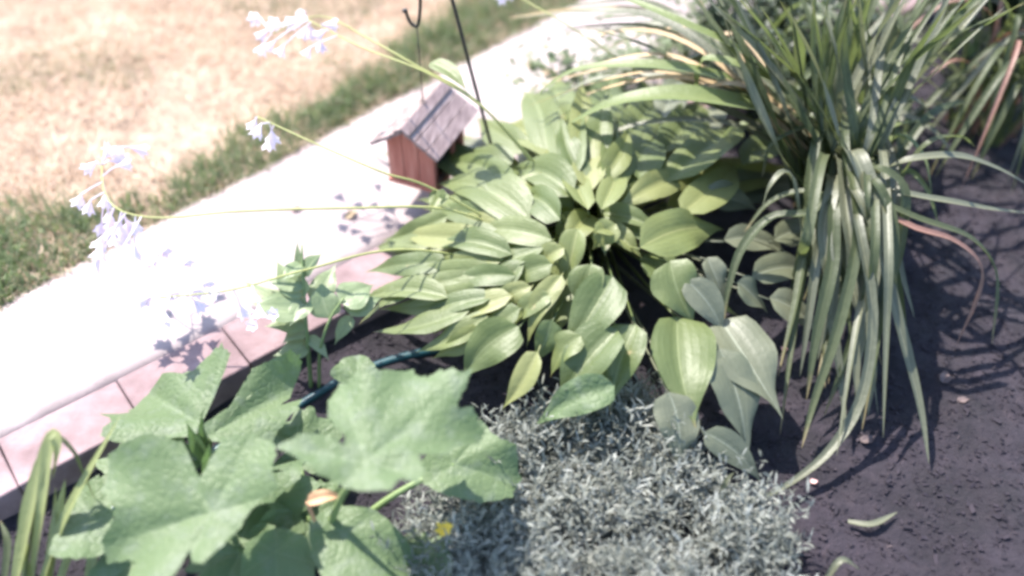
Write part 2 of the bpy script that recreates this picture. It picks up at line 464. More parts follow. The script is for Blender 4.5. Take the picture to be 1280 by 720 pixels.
# the concrete path: slab between the two edges with a worn far edge
def path():
    v, f = [], []
    n = 160
    def row(fn, z): return [(fn(i).x, fn(i).y, z(i)) for i in range(n + 1)]
    def s(i): return -4.0 + 14.0 * i / n
    def fe(i): return FAR0 + FARD * s(i) + FARN * (0.012 * noise.noise(Vector((s(i) * 4, 1, 0))) + 0.012)
    def ne(i): return NEAR0 + NEARD * (s(i) * 0.93) - NEARN * 0.0
    K = 14
    rows = [row(fe, lambda i: -0.09)]
    for k in range(K + 1):
        rows.append([((fe(i).lerp(ne(i), k / K)).x, (fe(i).lerp(ne(i), k / K)).y, 0.018 + 0.004 * noise.noise(fe(i).lerp(ne(i), k / K) * 5) - (0.008 if k in (0, K) else 0)) for i in range(n + 1)])
    rows.append(row(ne, lambda i: -0.09))
    for r in rows: v += r
    W = n + 1
    for j in range(len(rows) - 1):
        for i in range(n):
            a = j * W + i; f.append((a, a + W, a + W + 1, a + 1))
    return structure(mesh_obj('path', v, f, M_concrete))
path()

# edging blocks between path and bed
edging = thing('garden_edging', NEAR0 + NEARN * 0.09, 'row of pinkish concrete edging blocks between white path and planted bed', 'edging')
bl, bw, bh = 0.285, 0.165, 0.13
for i in range(-4, 13):
    L = bl - 0.002 + random.uniform(-0.002, 0.001)
    v, f = box_geo(0, 0, 0, L, bw, bh)
    ang = math.atan2(NEARD.y, NEARD.x) + random.uniform(-0.015, 0.015)
    c = NEAR0 + NEARD * ((i + 0.5) * bl) + NEARN * (0.012 + bw / 2 + random.uniform(-0.004, 0.004))
    M = Matrix.Translation((c.x, c.y, 0.034 - bh / 2 + random.uniform(-0.004, 0.004))) @ Matrix.Rotation(ang, 4, 'Z') @ Matrix.Rotation(random.uniform(-0.02, 0.02), 4, 'X')
    bevel(mesh_obj('block', [M @ q for q in v], f, M_block, edging, smooth=False), 0.006, 3)

# grass and straw as standing blades
def blades(name, spots, mat, hmin, hmax, w, lean=0.6):
    v, f, sh = [], [], []
    for (p, k, sc) in spots:
        h = random.uniform(hmin, hmax) * sc; a = random.uniform(0, 6.283); l = random.uniform(0.1, lean) * h
        d = Vector((math.cos(a), math.sin(a), 0)); s = Vector((-d.y, d.x, 0)) * w * random.uniform(0.6, 1.3) / 2
        b2 = random.uniform(0, 6.283); s = Vector((math.cos(b2), math.sin(b2), 0)) * s.length
        m = p + d * l * 0.4 + Vector((0, 0, h * 0.6)); t = p + d * l * 1.3 + Vector((0, 0, h * (1 - 0.25 * l / h)))
        o = len(v)
        v += [p - s, p + s, m + s * 0.7, m - s * 0.7, t]
        f += [(o, o + 1, o + 2, o + 3), (o + 3, o + 2, o + 4)]
        sh += [k] * 5
    return stuff(mesh_obj(name, v, f, mat, shade=sh))
def lawn_pts(n, a0, a1, b0, b1, keep):
    out = []
    while len(out) < n:
        a, b = random.uniform(a0, a1), random.uniform(b0, b1)
        p = FAR0 + FARD * a + FARN * b
        if p.y < 0.9 or p.y > 4.6 or p.x < -3.2: continue
        k = keep(a, b, p)
        if k is None: continue
        z = 0.018 * noise.noise(p * 2.3) + 0.008 * noise.noise(p * 9) - 0.004
        out.append((Vector((p.x, p.y, z)), k[0], k[1]))
    return out
def straw_keep(a, b, p):
    n1 = noise.noise(p * 2.2)
    if random.random() < 0.25 + max(0, -n1 * 0.9): return None
    return (min(1, max(0, random.gauss(0.55 + 0.25 * n1, 0.2))), 0.7 + 0.5 * random.random())
sp = lawn_pts(90000, -1.0, 4.2, 0.0, 2.7, straw_keep)
o = blades('dry_grass', sp, M_straw, 0.018, 0.045, 0.0045, 1.6); tag(o, 'sun-bleached straw coloured lawn grass beyond the path', 'grass')
def green_keep(a, b, p):
    e = 0.17 + 0.09 * noise.noise(Vector((a * 2.4, 0.3, 0))) + 0.05 * noise.noise(Vector((a * 7, 2.3, 0)))
    if 0.05 < a < 0.42: e += 0.12 * math.sin((a - 0.05) / 0.37 * math.pi)
    if a > 1.6: e += 0.1
    x = b / e
    if x > 1.35 or random.random() < (x / 1.35) ** 3: return None
    if random.random() > 0.6 + 0.5 * noise.noise(p * 6): return None
    base = 0.55 - 0.25 * (x < 0.18)
    if a < 0.42: base += 0.12
    return (min(1, max(0, random.gauss(base, 0.2))), 0.6 + 0.7 * min(1, x + 0.2))
sp = lawn_pts(19000, -1.2, 4.2, -0.012, 0.55, green_keep)
o = blades('green_grass', sp, M_grass, 0.025, 0.075, 0.005, 0.9); tag(o, 'strip of green grass along the far edge of the path', 'grass')
sp = lawn_pts(2500, -0.2, 4.0, 0.25, 2.6, lambda a, b, p: ((min(1, max(0, random.gauss(0.5, 0.2))), 0.9) if noise.noise(p * 1.9 + Vector((4, 2, 0))) > 0.28 else None))
o = blades('green_grass', sp, M_grass, 0.02, 0.05, 0.005, 1.0); tag(o, 'scattered greener tufts within the bleached lawn', 'grass')

# mulch chips and crumbs on the bed
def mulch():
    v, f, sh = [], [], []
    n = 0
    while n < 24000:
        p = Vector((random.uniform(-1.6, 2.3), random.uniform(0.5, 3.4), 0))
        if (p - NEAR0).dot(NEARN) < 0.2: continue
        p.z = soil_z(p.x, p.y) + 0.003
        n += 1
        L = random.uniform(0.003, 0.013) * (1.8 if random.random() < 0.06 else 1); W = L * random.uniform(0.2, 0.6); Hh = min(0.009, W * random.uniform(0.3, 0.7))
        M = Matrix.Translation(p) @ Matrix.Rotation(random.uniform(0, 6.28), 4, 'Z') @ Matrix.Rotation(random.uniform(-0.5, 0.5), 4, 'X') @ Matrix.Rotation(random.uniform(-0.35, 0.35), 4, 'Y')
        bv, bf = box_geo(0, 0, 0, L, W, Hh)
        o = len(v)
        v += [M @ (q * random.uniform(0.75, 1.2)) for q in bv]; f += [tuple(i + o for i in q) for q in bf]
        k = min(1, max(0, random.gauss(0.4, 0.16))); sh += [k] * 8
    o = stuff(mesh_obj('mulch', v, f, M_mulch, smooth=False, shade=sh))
    tag(o, 'dark mulch chips with a purple flare tint scattered over the bed soil', 'mulch')
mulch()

# ------------------------------------------------------------------ hosta
HC = P(742, 285, SOIL)
hosta = thing('hosta', (HC.x, HC.y, SOIL), 'large hosta mound with broad yellow-green pointed leaves and lavender flower stalks', 'plant')
CPX = Vector((742, 268))
def hz(px, py):
    d = math.hypot((px - CPX.x) / 300, (py - CPX.y) / 270)
    return max(0.05, 0.33 - 0.19 * d)
leaf_seed = [100]
def hosta_leaf(bx, by, tx, ty, wpx, mat=None, arch=0.15, fold=0.36, bz=None, tz=None, stalk=True, roll=0.0, droop=0.0, twist=None):
    leaf_seed[0] += 1; sd = leaf_seed[0]; rnd = random.Random(sd)
    zb = hz(bx, by) if bz is None else bz
    zt = max(0.02, hz(tx, ty) - 0.05) if tz is None else tz
    B, T = P(bx, by, zb), P(tx, ty, zt)
    T = T + (T - B) * rnd.uniform(0.0, 0.14)
    w = px2m((B + T) / 2, wpx) * (1.05 if wpx > 60 else 1.14)
    tocam = (CAMV - (B + T) / 2).normalized()
    out = (B + T) / 2 - HC; out.z = 0
    up = Vector((0, 0, 1)) + tocam * 0.45 + (out.normalized() * 0.25 if out.length > 0 else Vector()) + Vector((rnd.uniform(-.42, .42), rnd.uniform(-.35, .35), 0)) + Vector((roll, 0, 0))
    g = leaf_geo(B, T, w, up, arch * rnd.uniform(0.6, 1.4), fold * rnd.uniform(0.6, 1.5), rnd.uniform(0.04, 0.09), rnd.uniform(-0.7, 0.7) if twist is None else twist, droop=droop, seed=sd)
    gs = [g]
    if stalk:
        a = Vector((HC.x + rnd.uniform(-.06, .06), HC.y + rnd.uniform(-.06, .06), SOIL - 0.01))
        e = B - Vector((0, 0, 0.006)); mid = a.lerp(e, 0.55); mid.z = a.z + (e.z - a.z) * 0.55
        c = catmull([a, mid, e], 9)
        gs.append(tube_geo(c, [0.005, 0.005, 0.0045, 0.004, 0.004, 0.0035, 0.003, 0.003, 0.002], 5))
    V, F, U = join_geo(*gs)
    return mesh_obj('leaf', V, F, mat or M_hosta, hosta, uvs=U)
G, Yl, Gr = M_hosta, M_hosta_y, M_hosta_g
for L in [
    # right of the crown
    (832, 228, 916, 160, 50, G), (846, 222, 768, 266, 34, Yl), (852, 268, 914, 212, 42, Yl), (800, 309, 894, 290, 54, Yl),
    (838, 326, 866, 400, 54, G), (846, 396, 868, 524, 80, G, .12, .3, .17, .12), (900, 400, 976, 520, 92, Gr, .12, .3, .15, .09), (900, 436, 934, 578, 66, Gr),
    (940, 346, 1028, 346, 36, Gr), (962, 372, 1020, 414, 40, Gr), (922, 352, 956, 388, 34, Gr), (884, 322, 906, 376, 28, Gr),
    (968, 300, 1030, 300, 34, Gr),
    (928, 206, 1028, 172, 40, G), (880, 250, 940, 262, 34, Gr), (905, 300, 985, 322, 34, Gr), (858, 350, 905, 420, 36, Gr),
    # towards the camera
    (766, 346, 709, 438, 62, G), (772, 412, 704, 496, 58, G), (795, 406, 764, 506, 52, G), (702, 344, 659, 434, 27, Yl),
    (648, 408, 580, 474, 50, G), (672, 440, 627, 512, 30, Yl), (664, 358, 612, 394, 24, Yl), (722, 286, 706, 350, 32, Yl),
    (770, 280, 742, 310, 30, Yl), (836, 490, 846, 588, 50, Gr), (880, 540, 945, 598, 34, Gr),
    (768, 482, 672, 532, 42, M_squash), (740, 330, 735, 395, 40, G), (690, 400, 668, 452, 30, G), (726, 420, 690, 470, 34, G),
    # left of the crown
    (662, 276, 545, 236, 54, G), (716, 246, 634, 220, 42, G), (714, 200, 628, 160, 50, Yl), (690, 300, 566, 300, 34, G),
    (680, 310, 580, 345, 32, G), (650, 290, 540, 278, 34, Yl), (640, 318, 520, 318, 32, G), (620, 340, 500, 352, 32, G),
    (610, 300, 500, 290, 32, Yl), (560, 330, 462, 340, 30, G), (600, 360, 486, 384, 30, G), (560, 372, 452, 378, 30, G),
    (590, 385, 478, 412, 32, G), (610, 395, 520, 440, 28, G), (640, 370, 548, 415, 30, Yl), (655, 330, 585, 380, 30, G),
    (560, 270, 478, 300, 30, G), (600, 410, 545, 445, 26, Yl), (540, 350, 455, 402, 26, G), (700, 275, 640, 250, 36, G),
    (655, 250, 566, 210, 36, G), (690, 330, 625, 362, 30, G), (705, 310, 668, 352, 26, Yl),
    # behind and above the crown
    (738, 215, 728, 100, 34, Yl, .1, .4, .3, .36), (748, 210, 762, 112, 30, G, .1, .4, .3, .36), (730, 230, 704, 150, 30, G, .1, .4, .3, .34), (752, 225, 784, 160, 30, Yl, .1, .4, .3, .33),
    (640, 285, 530, 262, 30, G), (645, 345, 545, 372, 26, G), (655, 300, 556, 322, 26, G), (630, 325, 528, 338, 26, Yl), (615, 372, 512, 402, 26, G), (650, 385, 570, 432, 28, G), (625, 255, 520, 250, 28, G), (688, 368, 640, 416, 26, G), (590, 345, 470, 362, 26, G),
    (738, 240, 748, 120, 48, Yl), (762, 235, 790, 138, 44, G), (800, 225, 812, 140, 56, G), (715, 230, 690, 130, 44, G),
    (830, 190, 872, 130, 46, G), (780, 205, 840, 110, 40, G), (690, 205, 655, 120, 40, G), (735, 262, 722, 196, 30, Yl),
    (752, 262, 768, 210, 28, Yl), (745, 290, 765, 285, 22, Yl), (870, 185, 930, 130, 40, Gr), (720, 170, 700, 98, 38, G),
    (660, 190, 600, 150, 34, G), (640, 205, 585, 190, 30, G), (760, 160, 770, 90, 38, G), (820, 165, 850, 95, 36, Gr),
]:
    hosta_leaf(*L)
# young upright leaves in the crown and short ones hiding the leaf stalks
rc = random.Random(91)
for k in range(26):
    a = rc.uniform(0, 6.283); r0 = rc.uniform(4, 40); r1 = r0 + rc.uniform(46, 80)
    hosta_leaf(742 + math.cos(a) * r0, 262 + math.sin(a) * r0 * .7, 742 + math.cos(a) * r1 * 1.1, 258 + math.sin(a) * r1 * .75, rc.uniform(22, 36), rc.choice((G, G, Yl)), .2, .6, .25, rc.uniform(.16, .27))
# lower leaves filling the mound
rf = random.Random(31)
for k in range(40):
    a = rf.uniform(0, 6.283)
    cx, cy = math.cos(a), math.sin(a)
    if cx > 0.1 and cy > -0.1 and rf.random() < 0.75: continue      # the open gap on the lower right
    r0 = rf.uniform(40, 130); r1 = r0 + rf.uniform(70, 110)
    bx, by, tx, ty = 715 + cx * r0 * 1.1, 270 + cy * r0 * 0.7, 715 + cx * r1 * 1.3, 270 + cy * r1 * 0.8
    hosta_leaf(bx, by, tx, ty, rf.uniform(30, 46), rf.choice((G, G, Gr, Yl)), bz=max(0.03, hz(bx, by) - 0.10), tz=max(0.0, hz(tx, ty) - 0.14))

# flower stalks with bells
def bell_geo(p, d, L=0.042, r=0.016, seed=0):
    """six-lobed lavender bell opening along d"""
    rnd = random.Random(seed)
    d = d.normalized(); s = d.cross(Vector((0.2, 0.3, 1))).normalized(); u = s.cross(d)
    prof = [(0, 0.12), (0.2, 0.2), (0.45, 0.5), (0.7, 0.75), (1.0, 1.25)]
    V, F, U = [], [], []
    n = 12
    for i, (x, rr) in enumerate(prof):
        for k in range(n):
            a = 2 * math.pi * k / n
            lob = 1 + (0.22 * math.cos(6 * a) if i == 4 else 0)
            q = rr * r * lob
            V.append(p + d * (x * L * (1 + (0.12 * math.cos(6 * a) if i == 4 else 0))) + (s * math.cos(a) + u * math.sin(a)) * q)
            U.append((x, (k % 2) * 0.5 + 0.25))
    for i in range(len(prof) - 1):
        for k in range(n):
            k2 = (k + 1) % n
            F.append((i * n + k, i * n + k2, (i + 1) * n + k2, (i + 1) * n + k))
    return V, F, U
fseed = [0]
def stalk(pts, flowers, r=(0.0034, 0.0017), parent=hosta, mat=M_stalk, fl=0.034):
    st = tube('flower_stalk', [P(*q) for q in pts], r, mat, parent, 6, 26)
    ORIG[st.name] = parent_origin(parent)
    c = catmull([P(*q) for q in pts], 60)
    for (fx, fy, fzz) in flowers:
        fseed[0] += 1; rnd = random.Random(fseed[0] * 13)
        p = P(fx, fy, fzz)
        near = min(c, key=lambda q: (q - p).length)
        d = (p - near)
        if d.length < 0.01: d = Vector((rnd.uniform(-1, 1), rnd.uniform(-1, 1), -0.3)) * 0.03
        d = (d.normalized() + Vector((rnd.uniform(-.3, .3), rnd.uniform(-.3, .3), -0.5))).normalized()
        g1 = bell_geo(p - d * 0.015, d, fl * rnd.uniform(0.8, 1.2), 0.4 * fl * rnd.uniform(0.8, 1.2), fseed[0])
        mid = near.lerp(p, 0.5) + Vector((0, 0, 0.006))
        g2 = tube_geo(catmull([near, mid, p - d * 0.013], 5), 0.0016, 5)
        V, F, U = join_geo(g1, g2)
        mesh_obj('flower', V, F, M_petal, st, uvs=U)
rr = random.Random(5)
def spray(cx, cy, z, n, rx, ry):
    return [(cx + rr.gauss(0, rx), cy + rr.gauss(0, ry), z + rr.uniform(-0.04, 0.03)) for _ in range(n)]
stalk([(690, 320, .12), (545, 238, .34), (480, 216, .40), (400, 182, .44), (322, 146, .46)], [(340, 168, .42), (336, 178, .41), (318, 154, .44), (324, 160, .46)])
stalk([(700, 240, .2), (610, 140, .44), (535, 92, .52), (455, 60, .54), (385, 25, .54)], spray(390, 38, .52, 8, 12, 12) + [(340, 55, .5), (332, 40, .5), (352, 62, .5)])
stalk([(700, 245, .2), (600, 130, .42), (520, 82, .5), (460, 48, .52), (400, 20, .52), (340, 42, .5)], [(365, 28, .5), (328, 60, .48), (346, 30, .5), (322, 22, .5)])
stalk([(660, 300, .15), (560, 262, .31), (440, 260, .36), (300, 264, .38), (190, 272, .38), (135, 250, .40), (126, 186, .42)], spray(132, 290, .35, 15, 14, 22) + [(100, 248, .37), (112, 256, .37), (170, 280, .36)] + spray(130, 196, .41, 6, 18, 10))
stalk([(640, 330, .12), (500, 312, .28), (380, 338, .32), (290, 362, .32), (200, 372, .30)], spray(240, 372, .29, 11, 30, 18) + [(190, 330, .3), (205, 395, .3)])
stalk([(840, 190, .12), (800, 96, .34), (762, 66, .42), (702, 27, .5), (648, -4, .52)], [(640, -10, .5), (630, -4, .5)])
for (bx, by, tx, ty, z, w) in ((538, 78, 584, 114, .52, 24), (556, 240, 538, 268, .33, 24), (548, 238, 556, 252, .35, 12)):
    g = leaf_geo(P(bx, by, z), P(tx, ty, z - .02), px2m(P(bx, by, z), w), (0, -.3, 1), .1, .4, .05, seed=bx)
    mesh_obj('bract', *g[:2], M_hosta, hosta, uvs=g[2])

# ------------------------------------------------------------------ hanging feeder on its crook
def feeder():
    yaw = R(-23)
    W, D, Hw, Ha = 0.150, 0.20, 0.155, 0.046
    corner = P(545, 240, 0.11)
    g = Vector((math.cos(yaw), math.sin(yaw), 0)); r = Vector((-math.sin(yaw), math.cos(yaw), 0))
    c = corner - g * W / 2 + r * D / 2
    t = thing('bird_feeder', (c.x, c.y, c.z), 'small reddish wooden house bird feeder with weathered grey gable roof', 'bird feeder')
    def put(name, geo, mat, bev=0.002):
        v, f = geo
        o = mesh_obj(name, [g * q.x + r * q.y + Vector((0, 0, q.z)) + c for q in (Vector(x) for x in v)], f, mat, t, smooth=False)
        return bevel(o, bev)
    put('floor_tray', box_geo(0, 0, 0.004, W + 0.012, D + 0.012, 0.014), M_redwood)
    for s in (-1, 1):
        y = s * (D / 2 - 0.008); th = 0.008
        # gable end of three upright boards, joined by fine grooves
        xs = [-W / 2, -W / 6, W / 6, W / 2]
        for i in range(3):
            a, b = xs[i] + (0.0012 if i else 0), xs[i + 1] - (0.0012 if i < 2 else 0)
            top = lambda x: Hw + Ha * (1 - abs(x) / (W / 2))
            px = [a, b] if i != 1 else [a, 0, b]
            ring = [(a, 0.011)] + [(b, 0.011)] + [(x, top(x)) for x in reversed(px)]
            v = [(x, y - th, z) for x, z in ring] + [(x, y + th, z) for x, z in ring]
            n = len(ring)
            f = [tuple(range(n)), tuple(range(2 * n - 1, n - 1, -1))] + [(k, k + n, (k + 1) % n + n, (k + 1) % n) for k in range(n)]
            put('gable_board', (v, f), M_redwood, 0.001)
    for s in (-1, 1):
        put('side_pane', box_geo(s * (W / 2 - 0.024), 0, 0.085, 0.004, D - 0.036, 0.125), M_pane, 0.0005)
        put('corner_post', box_geo(s * (W / 2 - 0.005), 0.03, 0.08, 0.009, 0.014, 0.137), M_redwood, 0.001)
        put('side_rail', box_geo(s * (W / 2 - 0.003), 0, 0.020, 0.012, D - 0.034, 0.022), M_darkwood, 0.001)
    # roof: each slope of three lapped boards
    RD = D + 0.065
    ov = 0.034
    sl = math.hypot(W / 2, Ha); sx, sz = (W / 2) / sl, Ha / sl
    full = sl + ov
    for s in (-1, 1):
        for k in range(3):
            u0, u1 = k * full / 3 + 0.0007, (k + 1) * full / 3 - 0.0007
            lift = 0.005 + random.uniform(-.0008, .0008)
            v = []
            for (u, hh) in ((u0, lift - 0.003), (u1, lift - 0.003), (u1, lift + 0.008), (u0, lift + 0.008)):
                x = sx * u + sz * hh; z = Hw + Ha - sz * u + sx * hh
                v.append((s * x, z))
            vv = [(x, -RD / 2 - 0.002 * k, z) for x, z in v] + [(x, RD / 2 + 0.002 * k, z) for x, z in v]
            f = [(0, 1, 2, 3), (7, 6, 5, 4)] + [(i, i + 4, (i + 1) % 4 + 4, (i + 1) % 4) for i in range(4)]
            put('roof_board', (vv, f), M_greywood, 0.0015)
    for s in (-1, 1):
        v = [(0, Hw + Ha + 0.016), (s * 0.024, Hw + Ha + 0.016 - 0.024 * Ha / (W / 2)), (s * 0.026, Hw + Ha + 0.023 - 0.024 * Ha / (W / 2)), (0, Hw + Ha + 0.025)]
        vv = [(x, -RD / 2 - 0.006, z) for x, z in v] + [(x, RD / 2 + 0.006, z) for x, z in v]
        f = [(0, 1, 2, 3), (7, 6, 5, 4)] + [(i, i + 4, (i + 1) % 4 + 4, (i + 1) % 4) for i in range(4)]
        put('ridge_cap', (vv, f), M_greywood, 0.001)
    top = c + Vector((0, 0, Hw + Ha + 0.022))
    ring = [top + Vector((math.cos(a_) * .007, 0, .006 + math.sin(a_) * .007)) for a_ in [2 * math.pi * q / 14 for q in range(15)]]
    v_, f_ = tube_geo(ring, .0016, 6); mesh_obj('eyelet', v_, f_, M_iron, t)
    hb = PY(540, 33, c.y)                       # the bottom of the crook
    hb = Vector((c.x, c.y, hb.z))
    tube('hanging_wire', [top - Vector((0, 0, 0.01)), top.lerp(hb, 0.5), hb + Vector((0, 0, 0.003))], 0.0016, M_iron, t, 6)
    return c, hb
fc, hookb = feeder()
base = P(641, 276, SOIL)
y1 = fc.y
def rel(dx, dz): return hookb + Vector((dx, 0, dz))
crook = thing('shepherd_hook', (base.x, base.y, SOIL), 'thin black iron shepherd hook leaning out of the hosta', 'hook')
pp = [base + Vector((0.003, 0, -0.03)), PY(622, 210, base.y + (y1 - base.y) * .25), PY(595, 112, base.y + (y1 - base.y) * .6), PY(573, 28, base.y + (y1 - base.y) * .9),
      PY(561, -14, y1), PY(552, -36, y1), rel(0.035, 0.125), rel(0.018, 0.10), rel(0.012, 0.05), rel(0.005, 0.01), rel(-0.004, 0.0), rel(-0.018, 0.014), rel(-0.026, 0.045)]
pole_end = 6
tube('pole', pp[:6], 0.0050, M_iron, crook, 8, 60)
tube('crook', pp[5:], 0.0046, M_iron, crook, 8, 50)
v, f = tube_geo([pp[-1] + Vector((-0.002 , 0, k)) for k in (-0.006, -0.003, 0.002, 0.006)], [0.003, 0.0075, 0.0075, 0.003], 8)
mesh_obj('ball_tip', v, f, M_iron, crook)

# ------------------------------------------------------------------ day lily clump
DB = P(1062, 262, SOIL)
lily = thing('day_lily', (DB.x, DB.y, SOIL), 'large day lily clump of drooping green strap leaves right beside the hosta', 'plant')
def strap(pts, wpx, mat=M_lily, fold=0.35, twist=0.0, tip=0.4, parent=lily, name='leaf', start=None):
    q = [P(*p) for p in pts]
    if start is not None: q = [start] + q
    w = px2m(q[len(q) // 2], wpx)
    V, F, U = ribbon_geo(q, w, 24, fold, tip=tip, twist=twist)
    return mesh_obj(name, V, F, mat, parent, uvs=U)
def db():
    return DB + Vector((random.uniform(-.17, .17), random.uniform(-.11, .11), -0.01))
rl = random.Random(77)
# the long arches over the hosta
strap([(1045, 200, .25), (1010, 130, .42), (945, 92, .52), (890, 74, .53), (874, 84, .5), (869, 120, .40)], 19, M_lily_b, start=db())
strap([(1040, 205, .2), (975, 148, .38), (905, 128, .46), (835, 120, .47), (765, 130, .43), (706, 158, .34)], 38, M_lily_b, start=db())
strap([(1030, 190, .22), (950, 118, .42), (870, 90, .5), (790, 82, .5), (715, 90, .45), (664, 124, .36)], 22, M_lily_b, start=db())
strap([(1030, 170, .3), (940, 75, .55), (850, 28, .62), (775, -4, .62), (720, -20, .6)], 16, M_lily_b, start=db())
strap([(1030, 180, .25), (935, 120, .42), (850, 75, .5), (780, 48, .52), (725, 32, .5)], 9, M_lily, start=db())
strap([(1030, 200, .2), (950, 160, .33), (880, 128, .4), (820, 112, .41), (800, 120, .4)], 18, M_lily, start=db())
strap([(1020, 190, .25), (930, 150, .36), (850, 100, .44), (800, 96, .42), (740, 100, .40), (690, 128, .33)], 12, M_lily_p, start=db())
strap([(1010, 180, .28), (945, 110, .45), (900, 50, .55), (870, -10, .62)], 13, M_lily, start=db())
strap([(1000, 200, .22), (930, 160, .3), (850, 150, .34), (770, 165, .3), (735, 205, .22)], 12, M_lily_p, start=db())
# upright fan
for k in range(50):
    tx = rl.uniform(830, 1290); ty = rl.uniform(-90, 10)
    sx = 1052 + (tx - 1045) * 0.22 + rl.uniform(-38, 38); sy = 160 + rl.uniform(-50, 50)
    mx, my = sx + (tx - sx) * 0.5 + rl.uniform(-10, 10), sy + (ty - sy) * 0.55
    strap([(sx, sy, .34), (mx, my, .58), (tx, ty, .78 + rl.uniform(-.1, .1))], rl.uniform(8, 16), rl.choice((M_lily, M_lily, M_lily, M_lily_p)), start=db(), twist=rl.uniform(-.6, .6))
# arching to the right and behind
for k in range(10):
    a = rl.uniform(0.6, 2.2)
    ln = rl.uniform(0.45, 0.8); d = Vector((math.cos(a), math.sin(a), 0))
    s = db(); h = rl.uniform(.3, .55)
    pts = [s, s + d * ln * .2 + Vector((0, 0, h * .75)), s + d * ln * .55 + Vector((0, 0, h)), s + d * ln * .85 + Vector((0, 0, h * .7)), s + d * ln + Vector((0, 0, h * .35))]
    V, F, U = ribbon_geo(pts, rl.uniform(.014, .026), 22, 0.35)
    mesh_obj('leaf', V, F, M_lily, lily, uvs=U)
# leaves drooping towards the camera
for pts, w, m in [
    ([(1058, 190, .40), (1085, 235, .40), (1098, 285, .34), (1100, 350, .22)], 26, M_lily_p),
    ([(1050, 200, .36), (1058, 260, .36), (1064, 320, .30), (1056, 400, .18)], 20, M_lily_p),
    ([(1040, 220, .34), (1030, 290, .32), (1036, 370, .22), (1022, 450, .10)], 18, M_lily_p),
    ([(1060, 230, .38), (1092, 300, .32), (1086, 380, .22), (1070, 460, .10), (1078, 530, .02)], 15, M_lily_p),
    ([(1070, 240, .34), (1100, 320, .28), (1130, 430, .14), (1150, 510, .05), (1161, 580, -.02)], 15, M_lily_p),
    ([(1070, 250, .36), (1090, 380, .24), (1078, 490, .10), (1040, 560, .02), (985, 606, -.01), (916, 640, .02)], 13, M_lily_p),
    ([(1045, 230, .33), (1012, 266, .34), (965, 272, .32), (928, 310, .26), (910, 362, .19), (903, 412, .13)], 13, M_lily),
    ([(1060, 210, .38), (1072, 290, .34), (1050, 400, .20), (1018, 500, .06), (1002, 560, 0)], 14, M_lily),
    ([(1050, 240, .34), (1040, 330, .28), (1020, 420, .16), (1008, 500, .05)], 16, M_lily),
    ([(1075, 220, .38), (1110, 260, .38), (1118, 330, .28), (1108, 400, .16)], 14, M_lily),
    ([(1080, 210, .38), (1125, 230, .40), (1128, 290, .3), (1120, 350, .18)], 16, M_lily),
    ([(1050, 260, .30), (1066, 360, .22), (1090, 450, .1), (1085, 520, .01)], 15, M_lily_p),
    ([(1060, 260, .30), (1040, 380, .2), (1050, 470, .08), (1058, 545, .0)], 13, M_lily_p),
    ([(1045, 240, .32), (1025, 300, .3), (1010, 400, .17), (1000, 470, .07)], 12, M_lily_p),
    ([(1065, 240, .34), (1088, 340, .26), (1060, 440, .12), (1030, 520, .02)], 14, M_lily),
    ([(1040, 250, .3), (1000, 240, .32), (960, 255, .28), (930, 290, .22)], 10, M_lily),
    ([(1090, 240, .34), (1170, 250, .36), (1240, 262, .30), (1300, 268, .2)], 12, M_lily_p),
    ([(1080, 250, .34), (1150, 275, .34), (1215, 300, .28), (1245, 345, .18), (1240, 430, .04)], 12, M_lily),
]:
    strap(pts, w, m, start=db(), fold=0.45)
strap([(1085, 255, .32), (1140, 284, .34), (1190, 300, .31), (1224, 330, .25), (1222, 370, .17), (1195, 432, .04)], 11, M_dead, start=db())['label'] = 'dried reddish brown leaf'
strap([(1100, 215, .36), (1180, 195, .42), (1240, 208, .38), (1300, 240, .3)], 14, M_lily_p, start=db())['label'] = 'pale arching leaf'
for k in range(22):
    x0 = rl.uniform(990, 1125); x1 = x0 + rl.uniform(-55, 45); yb = rl.uniform(380, 570)
    zt = rl.uniform(.26, .40)
    strap([(1054 + (x0 - 1054) * .75 + rl.uniform(-14, 14), 190 + rl.uniform(-50, 60), zt * rl.uniform(.7, 1.1)), (x0 + rl.uniform(-12, 12), 270 + rl.uniform(-45, 30), zt * .92), ((x0 + x1) / 2, (265 + yb) / 2, zt * .55), (x1, yb, max(-.02, zt * .06 if yb > 500 else zt * .25))],
          rl.uniform(8, 15), rl.choice((M_lily, M_lily, M_lily_p)), start=db(), fold=0.45, twist=rl.uniform(-.8, .8))
# short leaves crossing the middle of the clump at all angles
for k in range(34):
    x0 = rl.uniform(1005, 1115); y0 = rl.uniform(215, 320); a = rl.uniform(-1.2, 1.2); ln = rl.uniform(70, 150); zz = rl.uniform(.2, .42)
    x1, y1_ = x0 + math.sin(a) * ln * .6, y0 - ln * rl.uniform(.5, 1.0); x2, y2 = x1 + math.sin(a) * ln * .7, y1_ + rl.uniform(-30, 80)
    strap([(x0, y0, zz * .5), (x1, y1_, zz), ((x1 + x2) / 2 + math.sin(a) * 12, (y1_ + y2) / 2 - 14, zz * 1.02), (x2, y2, zz * .8)], rl.uniform(7, 15), rl.choice((M_lily, M_lily, M_lily_p, M_lily_b)), start=db(), twist=rl.uniform(-.8, .8), fold=.5)
